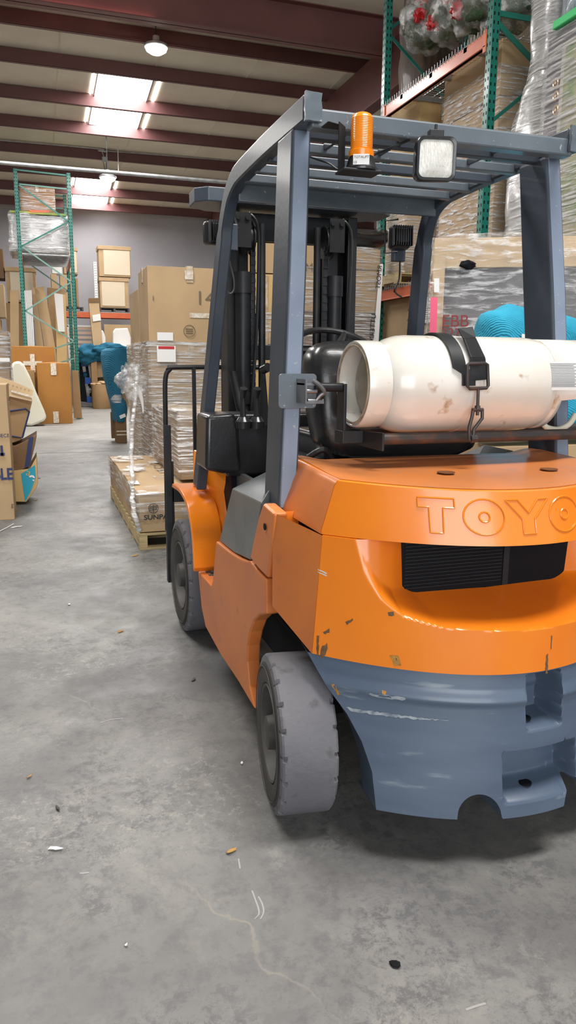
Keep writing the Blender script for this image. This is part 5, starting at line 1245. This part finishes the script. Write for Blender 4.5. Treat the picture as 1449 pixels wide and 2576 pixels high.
LE = 'lengths of packaging leaning inside the left rack'
tilt('plain narrow tan carton upright at the left rack post', [(25, 730), (47, 730), (49, 1046), (27, 1046)], YB, .25, 0)
for k in range(5):
    tilt('white painted board leaning in the left rack between cartons', [(60+k*4, 731-k*.3), (63.4+k*4, 731-k*.3), (77+k*4.8, 1046), (73+k*4.8, 1046)], YB-.1-.02*k, .05, WHITEPL, 'white_board', 'board', .002, 'white boards leaning in a bundle inside the left rack')
tilt('long brown carton leaning just right of the white boards', [(80, 724), (87, 722), (136, 1046), (104, 1046)], YB, .12, 0)
tilt('long tan carton with pink tape at its top, leaning in the left rack', [(87, 724), (111, 720), (170, 1046), (140, 1046)], YB+.15, .12, 3)
tilt('wide brown carton standing behind the leaning long cartons', [(119, 723), (165, 728), (176, 1046), (132, 1046)], YB+.4, .3, 0)
tilt('narrow white ragged foam panel at the right of the left rack', [(136, 737), (158, 741), (163, 835), (146, 834)], YB-.15, .06, WHITECL, 'foam_sheet', 'foam sheet')
tilt('slim tan carton standing behind the white foam panel', [(138, 740), (164, 742), (172, 1046), (148, 1046)], YB-.05, .1, 5)
# caramel cartons on the floor
o, M, d = cpx('wide caramel carton with white tape cross lying behind the rack post', 22, 145, 871, 1040, 16.62, .6, 2, z0=0, tape=(), bulge=.02)
for w__, h__, e__ in ((.42, .10, .03), (.10, .42, .036)): sticker(o, onface(M, *d, .0, .78, e=e__)[0], (1, 0, 0), (0, 0, 1), w__, h__, TAPEW, 'tape')
yc = U(140, 1066, Z=0).y
o, M, d = cpx('upright caramel carton standing alone with tape on its ends', 93, 184, 913, 1066, yc, .7, 2, z0=0, tape=(), bulge=.02, yaw=-.03)
for t_ in (.90, .11): sticker(o, onface(M, *d, 0.0, t_, e=.03)[0], (1, 0, 0), (0, 0, 1), .12, .26, TAPEW, 'tape')
cpx('small brown carton wedged beside the upright caramel carton', 68, 93, 931, 1040, yc+.2, .5, 1, z0=0, tape=())
tilt('cream foam roll slumped against the caramel cartons', [(24, 925), (34, 910), (50, 908), (60, 918), (76, 950), (92, 990), (112, 1035), (118, 1052), (110, 1060), (80, 1073), (62, 1070), (40, 1010), (24, 960)], yc-.65, .45, FOAM, 'foam_roll', 'foam roll', .05)
tilt('thin grey-brown board on edge beside the green rack post', [(181, 932), (197, 932), (207, 1052), (186, 1052)], 17.1, .05, MATS['cardboard_brown'], 'board', 'board', .002)
# ================================================================== back of the hall
YK = 23.5
bk_ = thing('pallet_rack', (.5, YK+.5, 0), 'low orange-beamed rack against the back wall', 'pallet rack')
zb1 = U(250, 786, Y=YK).z
xl, xr = U(160, 790, Y=YK).x, U(332, 790, Y=YK).x
bm = nb(); bx(bm, xl, xr+.6, YK, YK+.05, zb1-.17, zb1); obj('beam', bm, RACKO, bk_, bevel=.004)
bm = nb(); bx(bm, xl, xr+.6, YK+.9, YK+.95, zb1-.15, zb1); obj('beam', bm, RACKO, bk_, bevel=.004)
xu = U(240, 700, Y=YK).x; upright(xu, YK-.05, U(240, 660, Y=YK).z, bk_, w=.10, m=WHITEPL); upright(xr+.65, YK, 3.2, bk_, m=GREEN); upright(xl-.05, YK, 3.2, bk_, m=GREEN); 
bm = nb(); bx(bm, xl, xr+.6, YK+.0, YK+.95, zb1+.002, zb1+.02); obj('deck_panel', bm, GALV, bk_)
def crate(label, pa, pb, yt, yb_, Y, z0=None, white=(.18, .95), m=0, dp=.7):
    o, M, d = cpx(label, pa, pb, yt, yb_, Y, dp, m, z0=z0, tape=())
    a, b, h = d; bm = nb(); bx(bm, -a+2*a*white[0], -a+2*a*white[1], -b-.02, -b+.001, h*.06, h*.86, M); obj('white_panel', bm, mat('cream_panel', (.66, .55, .40), .5) if 'cream_panel' not in MATS else MATS['cream_panel'], o)
    bm = nb(); bx(bm, -a-.02, a+.02, -b-.03, b+.02, h*.88, h*1.0, M); obj('carton_lid', bm, CB[m], o, bevel=.003)
    return o
pt_ = pallet('dark pallet on the orange beam beneath the two white-fronted cartons', U(250, 780, Y=YK).x, U(326, 780, Y=YK).x, YK+.0, YK+.8, zb1+.022, DUSTY)
zc0 = zb1+.16; zc1 = U(290, 697, Y=YK).z
crate('lower white-fronted carton standing on the back rack', 250, 325, 697, 778, YK, z0=zc0, white=(.06, .86))
crate('upper white-fronted carton on the back rack stack', 247, 330, 617, 697, YK, z0=zc1+.01, white=(.15, .97))
pallet('dark pallet on the orange beam behind the green rack post', U(165, 780, Y=YK).x, U(210, 780, Y=YK).x, YK+.0, YK+.8, zb1+.022, DUSTY)
for lab, pa, pb, yt, yb_, m_, wh in (('tall brown carton stack foot on the back rack by the green post', 150, 198, 690, 775, 0, None), ('white-fronted carton above the brown one by the green post', 158, 196, 622, 690, 0, 1), ('narrow brown carton at the right of the stack by the green post', 190, 199, 700, 776, 1, None)):
    z0_ = max(zb1+.16, U(170, yb_, Y=YK).z+.01)
    if wh: crate(lab, pa, pb, yt, yb_, YK, z0=z0_, white=(.2, .95))
    elif pa < 170: cpx(lab, pa, 188, yt, yb_, YK, .6, m_, z0=z0_, tape=())
    else: cpx(lab, pa, pb, yt, yb_, YK, .4, m_, z0=z0_, tape=())
crate('brown carton with twin white panels high behind the left rack', 13, 93, 671, 760, 20.1, z0=U(50, 760, Y=20.1).z, white=(.14, .9))
cpx('big brown carton pile base behind the left rack', 13, 93, 762, 1000, 20.1, .8, 1, z0=0, tape=())
cpx('brown carton at far left above the wall line', -20, 11, 625, 700, 20.1, .8, 4, z0=U(0, 700, Y=20.1).z, tape=())
cpx('brown carton under the one at the far left wall line', -20, 11, 702, 1000, 20.1, .8, 1, z0=0, z1=U(0, 702, Y=20.1).z, tape=())
cpx('small white-topped carton deep behind the left rack', 130, 156, 664, 688, 21.2, .6, WHITEPL, z0=U(140, 688, Y=21.2).z, tape=())
cpx('tan carton column under the white-topped carton', 128, 158, 690, 1000, 21.2, .6, 0, z0=0, z1=U(140, 689, Y=21.2).z, tape=())
# under the back rack
YS = 23.0
sl = thing('slatted_headboard', U(200, 1000, Y=YS), 'cream slatted headboard standing under the orange beam', 'headboard')
bm = nb()
for k in range(9):
    yv = 822+k*11.5; A_, B_ = U(172, yv, Y=YS), U(231, yv+7.5, Y=YS); bx(bm, A_.x, B_.x, YS, YS+.03, B_.z, A_.z)
s0 = obj('slat_panel', bm, SLATS, sl)
bm = nb(); A_, B_ = U(172, 819, Y=YS), U(231, 823, Y=YS); bx(bm, A_.x-.04, B_.x+.04, YS-.01, YS+.05, B_.z, A_.z+.02); bx(bm, A_.x-.04, A_.x, YS-.01, YS+.05, 0, A_.z); bx(bm, B_.x, B_.x+.04, YS-.01, YS+.05, 0, A_.z); obj('headboard_frame', bm, WHITEPL, sl)
for lab, pts_, y_ in (('white covered chair back nearest the tall carton pile', [(284, 835), (290, 826), (322, 825), (330, 850), (330, 882), (284, 878)], 22.75), ('white covered chair back partly behind the leaning carton', [(236, 890), (240, 850), (250, 828), (260, 832), (266, 850), (266, 882)], 22.9)):
    bm = nb(); P_ = [U(*p, Y=y_) for p in pts_]; prism(bm, P_, (0, .18, 0)); c_ = obj('covered_chair', bm, WHITECL, bevel=.04, seg=3); tag(c_, lab, 'chair')
    xs = [p.x for p in P_]; zl_ = min(p.z for p in P_)
    bm = nb(); bx(bm, min(xs)+.02, max(xs)-.02, y_-.45, y_+.15, zl_*.55, zl_+.02); obj('seat', bm, WHITECL, c_, bevel=.03)
    for dx in (min(xs)+.05, max(xs)-.09):
        for dy in (-.40, .08): bm = nb(); bx(bm, dx, dx+.04, y_+dy, y_+dy+.04, 0, zl_*.56); obj('leg', bm, CB[4], c_)
carton('brown carton board standing behind the white chair backs', U(262, 830, Y=23.3).x, U(332, 830, Y=23.3).x, 23.3, 23.45, 0, U(300, 817, Y=23.3).z, 0, tape=())
o_ = tilt('tall narrow tan carton leaning upright before the back rack', [(222, 752), (248, 750), (266, 948), (243, 950)], 22.3, .15, 3)
bm = nb(); q = [U(232, 793, Y=22.26), U(252, 789, Y=22.26), U(254, 806, Y=22.26), U(234, 809, Y=22.26)]; prism(bm, q, (0, .01, 0)); obj('packing_slip', bm, WHITE, o_)
bm = nb(); q = [U(223, 750, Y=22.26), U(249, 750, Y=22.26), U(250, 760, Y=22.26), U(224, 760, Y=22.26)]; prism(bm, q, (0, .01, 0)); obj('end_cap', bm, CB[4], o_)
ft = U(250, 1012, Z=0)
carton('brown carton holding up the foot of the leaning carton', U(243, 980, Y=22.35).x, U(272, 980, Y=22.35).x, 22.5, 22.9, 0, U(250, 950, Y=22.35).z, 1, tape=())
# drum-like round carton
yd_ = U(258, 1028, Z=0).y; a, b = U(234, 1000, Y=19.2), U(281, 1000, Y=19.2)
dr_y = U(258, 1029, Z=0).y
ca, cb_ = U(234, 1000, Y=dr_y), U(281, 1000, Y=dr_y); rd = (cb_.x-ca.x)/2; hz = U(258, 968, Y=dr_y).z
bm = nb(); lathe(bm, [(rd*.96, 0), (rd, .05), (rd, hz), (rd*.98, hz+.01), (.001, hz-.02)], ((ca.x+cb_.x)/2, dr_y+rd, 0), (0, 0, 1), 24, caps=False); o = obj('round_carton', bm, CB[1], smooth=True, ang=40); tag(o, 'round brown fibre drum with torn paper lid on the floor', 'drum')
bm = nb(); blob(bm, ((ca.x+cb_.x)/2, dr_y+rd, hz+.03), (rd*.9, rd*.9, .07), 4, .5, 2, 3); obj('torn_lid', bm, CB[3], o)
# black and blue cabinet
yk = 22.4; ct = thing('display_cabinet', U(215, 1012, Y=yk), 'black and blue leaning display stand beside the green rack post', 'display stand')
bm = nb(); prism(bm, [U(190, 903, Y=yk), U(204, 903, Y=yk), U(221, 1012, Y=yk), U(203, 1010, Y=yk)], (0, .5, 0)); obj('side_panel', bm, DARKCH, ct, bevel=.004)
for (pa, pb, yt, yb2_, dx) in ((203, 218, 904, 922, 0), (213, 228, 950, 966, 0), (218, 234, 998, 1013, 0)):
    bm = nb(); A_, B_ = U(pa, yt, Y=yk), U(pb, yb2_, Y=yk); bx(bm, A_.x, B_.x+.03, yk, yk+.5, max(.003, B_.z), A_.z); obj('blue_shelf', bm, BLUEPL, ct, bevel=.004)
bm = nb(); prism(bm, [U(214, 903, Y=yk+.05), U(219, 903, Y=yk+.05), U(235, 1010, Y=yk+.05), U(229, 1010, Y=yk+.05)], (0, .4, 0)); obj('side_panel', bm, DARKCH, ct)
for lab, c_, r_ in (('blue folded cloth on the middle shelf of the display stand', (213, 943), .09), ('clear bagged item on the lower shelf of the display stand', (222, 982), .12)):
    bm = nb(); P_ = U(*c_, Y=yk+.12); blob(bm, P_, (r_, .12, r_), 6, .3, 2, 3); tag(obj('folded_cloth' if 'blue' in lab else 'bagged_item', bm, BLUE if 'blue' in lab else WRAPH, smooth=True, ang=180), lab, 'cloth' if 'blue' in lab else 'bag')
bm = nb(); P_ = U(232, 890, Y=22.2)
blob(bm, P_, (.42, .3, .27), 3, .5, 1.4, 4); tag(obj('moving_blanket', bm, BLUE, smooth=True, ang=180), 'blue quilted blanket heaped beside the leaning tan carton', 'blanket')
bm = nb(); blob(bm, U(282, 878, Y=22.0), (.5, .25, .18), 8, .4, 1.4, 4); tag(obj('moving_blanket', bm, BLUE, smooth=True, ang=180), 'blue quilted blanket spread below the white chair backs', 'blanket')
carton('brown carton under the heaped blue blanket', U(228, 900, Y=22.1).x, U(243, 900, Y=22.1).x, 22.05, 22.4, 0, U(235, 897, Y=22.1).z, 1, tape=())
carton('brown carton hidden under the spread blue blanket', U(262, 900, Y=21.9).x, U(300, 900, Y=21.9).x, 21.8, 22.1, 0, U(235, 893, Y=22.1).z, 4, tape=())
# blanket-wrapped upright thing in the aisle
yv = U(302, 1116, Z=0).y
def rowsY(rows, Y, dy, amp=.02, fr=3, e=.7, n=28, seed=0):
    bm = nb(); rings = []
    for (py, pa, pb) in rows:
        A, B = U(pa, py, Y=Y), U(pb, py, Y=Y); xc = (A.x+B.x)/2; rx = abs(A.x-B.x)/2; ring = []
        for k in range(n):
            t = 2*PI*k/n; c_, s_ = math.cos(t), math.sin(t)
            p = V((xc+rx*math.copysign(abs(c_)**e, c_), Y+dy+dy*math.copysign(abs(s_)**e, s_), (A.z+B.z)/2)); q = p*fr+V((seed, 0, 0)); p += V((noise.noise(q), noise.noise(q+V((5, 5, 5))), 0))*amp; ring.append(p)
        rings.append(ring)
    loft(bm, rings); return bm
bm = rowsY(interp([(1062, 290, 321), (1030, 285, 324), (1012, 281, 322), (1000, 279, 313), (975, 272, 318), (950, 264, 326), (915, 259, 334), (893, 258, 336), (882, 262, 334), (876, 272, 330)], 5), yv, .35, amp=.03, fr=3)
o = obj('moving_blanket', bm, BLUE, smooth=True, ang=180); tag(o, 'blue quilted blanket tied round an upright table in the aisle', 'blanket')
bm = nb(); q = [U(300, 1046, Y=yv-.03), U(314, 1040, Y=yv-.03), U(317, 1048, Y=yv-.03), U(303, 1054, Y=yv-.03)]; prism(bm, q, (0, .01, 0)); obj('care_tag', bm, WHITE, o)
bm = rowsY([(1014, 283, 312), (1008, 280, 313), (998, 280, 313), (993, 283, 311)], yv-.012, .365, amp=.01); obj('film_band', bm, WRAPH, o, smooth=True)
a, b = U(292, 1055, Y=yv+.05), U(320, 1116, Y=yv+.05)
bm = nb(); bx(bm, a.x, b.x, yv+.05, yv+.4, 0, a.z+.1); bx(bm, a.x-.05, a.x+.02, yv+.45, yv+.55, .05, a.z+.1); o = obj('table_base', bm, CB[4], bevel=.006); tag(o, 'dark brown table base showing beneath the tied blue blanket', 'table')
bm = nb(); bx(bm, a.x, b.x, yv+.045, yv+.05, .14, .16); bx(bm, a.x, b.x, yv+.045, yv+.05, .20, .22); obj('tape', bm, TAPEW, o)
# floor litter
def litter(label, px, py, r, m, seed, name='dry_leaf', cat='leaf', n=8, asp=.35):
    c_ = U(px, py, Z=.002); bm = nb(); rs = random.Random(seed); a0 = rs.uniform(0, 3); P_ = []
    for k in range(n):
        t = 2*PI*k/n; rr_ = r*rs.uniform(.75, 1.1); x_, y_ = rr_*math.cos(t), rr_*asp*math.sin(t); P_.append(c_+V((x_*math.cos(a0)-y_*math.sin(a0), x_*math.sin(a0)+y_*math.cos(a0), rs.uniform(.0, .006))))
    prism(bm, P_, (0, 0, .0012)); tag(obj(name, bm, m), label, cat)
litter('orange-brown dry leaf on the floor below the rear wheel', 581, 2143, .020, LEAF, 1)
litter('pale curled leaf scrap on the floor at lower left', 141, 2137, .022, WHITECL, 2, 'leaf_scrap', 'scrap')
litter('small yellow-brown leaf near the left edge of the floor', 74, 1955, .014, LEAF, 3)
litter('brown leaf lying left of the forklift side panel', 303, 1589, .024, LEAF, 4)
litter('dark crumb of dirt on the floor at the left', 146, 2035, .016, DUSTY, 5, 'dirt_crumb', 'dirt')
litter('black crumb of dirt low on the right of the floor', 993, 2427, .014, DARKCH, 6, 'dirt_crumb', 'dirt', asp=.8)
litter('dark leaf fragment on the floor left of the rear wheel', 487, 1710, .022, DUSTY, 7, 'leaf_scrap', 'scrap')
litter('pale leaf on the floor just before the pallet corner', 340, 1398, .035, LEAF, 8)
litter('brown leaf by the crushed turquoise carton', 90, 1258, .045, LEAF, 9)
litter('dark scrap beside the crushed turquoise carton', 98, 1203, .05, DUSTY, 10, 'leaf_scrap', 'scrap')
litter('white crumb on the floor left of the rear wheel', 608, 1921, .006, WHITE, 11, 'crumb', 'crumb', asp=.8)
litter('white crumb on the open floor at left', 174, 1521, .010, WHITE, 12, 'crumb', 'crumb', asp=.8)
litter('white crumb on the floor below the dry leaf', 317, 2379, .005, WHITE, 13, 'crumb', 'crumb', asp=.8)
litter('white plastic scrap at the foot of the tall left carton', 42, 1326, .05, WHITEPL, 14, 'plastic_scrap', 'scrap', asp=.3)
litter('torn film scrap on the floor under the foam roll', 120, 1074, .30, WRAPH, 15, 'film_scrap', 'plastic film')
bm = nb(); tube(bm, smoothpath([U(0, 1336, Z=.006), U(20, 1326, Z=.006), U(34, 1318, Z=.006)], 4), .004, 6); tag(obj('cable_tie', bm, WHITEPL, smooth=True), 'thin white cable tie on the floor by the left carton', 'cable tie')
fl_ = bpy.data.objects['floor']
for k, q in enumerate(([(634, 2240), (642, 2262), (650, 2285), (651, 2300), (640, 2312)], [(650, 2255), (660, 2275), (663, 2295), (655, 2312)], [(252, 1818), (280, 1810), (310, 1807)], [(1172, 2540), (1200, 2530), (1222, 2524)], [(600, 2160), (604, 2185)], [(201, 2197), (224, 2195)])):
    bm = nb(); q = [U(*p, Z=.0006) for p in q]; q = smoothpath(q, 5); w_ = V((.0022, 0, 0)) if abs(q[0].x-q[-1].x) < abs(q[0].y-q[-1].y) else V((0, .003, 0))
    va = [(bm.verts.new(p-w_), bm.verts.new(p+w_)) for p in q]
    for a, b in zip(va, va[1:]): bm.faces.new((a[0], a[1], b[1], b[0]))
    obj('floor_scratch', bm, MATS['scratch_pale'] if 'scratch_pale' in MATS else mat('scratch_pale', (.33, .32, .31), .6), fl_)
# saw-cut joint across the floor
a = U(60, 1137, Z=0).y; bm = nb(); bx(bm, -12, 10, 10.0, 10.02, .0005, .002); struct('trim_13', bm, DUSTY)
# ------------------------------------------------------------------ light
sc = bpy.context.scene
w = bpy.data.worlds.new('world'); sc.world = w; w.use_nodes = True
w.node_tree.nodes['Background'].inputs[0].default_value = (.86, .93, 1, 1); w.node_tree.nodes['Background'].inputs[1].default_value = .85
def area(name, loc, rot, sx, sy, e, col=(1, 1, 1)):
    l = bpy.data.lights.new(name, 'AREA'); l.shape = 'RECTANGLE'; l.size = sx; l.size_y = sy; l.energy = e; l.color = col
    o = bpy.data.objects.new(name, l); C.objects.link(o); o.location = loc; o.rotation_euler = rot; return o
area('dock_door_light', (-2.5, -8.5, 2.4), (math.radians(90), 0, 0), 6, 4.4, 440, (.95, .98, 1))
area('overhead_light', (1.0, -1.2, 6.3), (0, 0, 0), 2.5, 1.2, 390, (1, .98, .96))  # this and the next: unseen ceiling lights added in place of high bays
area('overhead_light', (-2.4, 3.4, 6.5), (0, 0, 0), 2.5, 1.2, 360, (1, .98, .96))
area('overhead_light', (-.3, 11.8, 6.6), (0, 0, 0), 2.2, 2.2, 420, (1, .98, .96))
area('overhead_light', (1.8, 19.4, 6.0), (0, 0, 0), 2.2, 2.2, 260, (1, .97, .92))
area('overhead_light', (-5, 14, 6.0), (0, 0, 0), 2.2, 2.2, 380, (1, .97, .92))
sc.view_settings.view_transform = 'Standard'; sc.view_settings.look = 'None'; sc.view_settings.exposure = 0
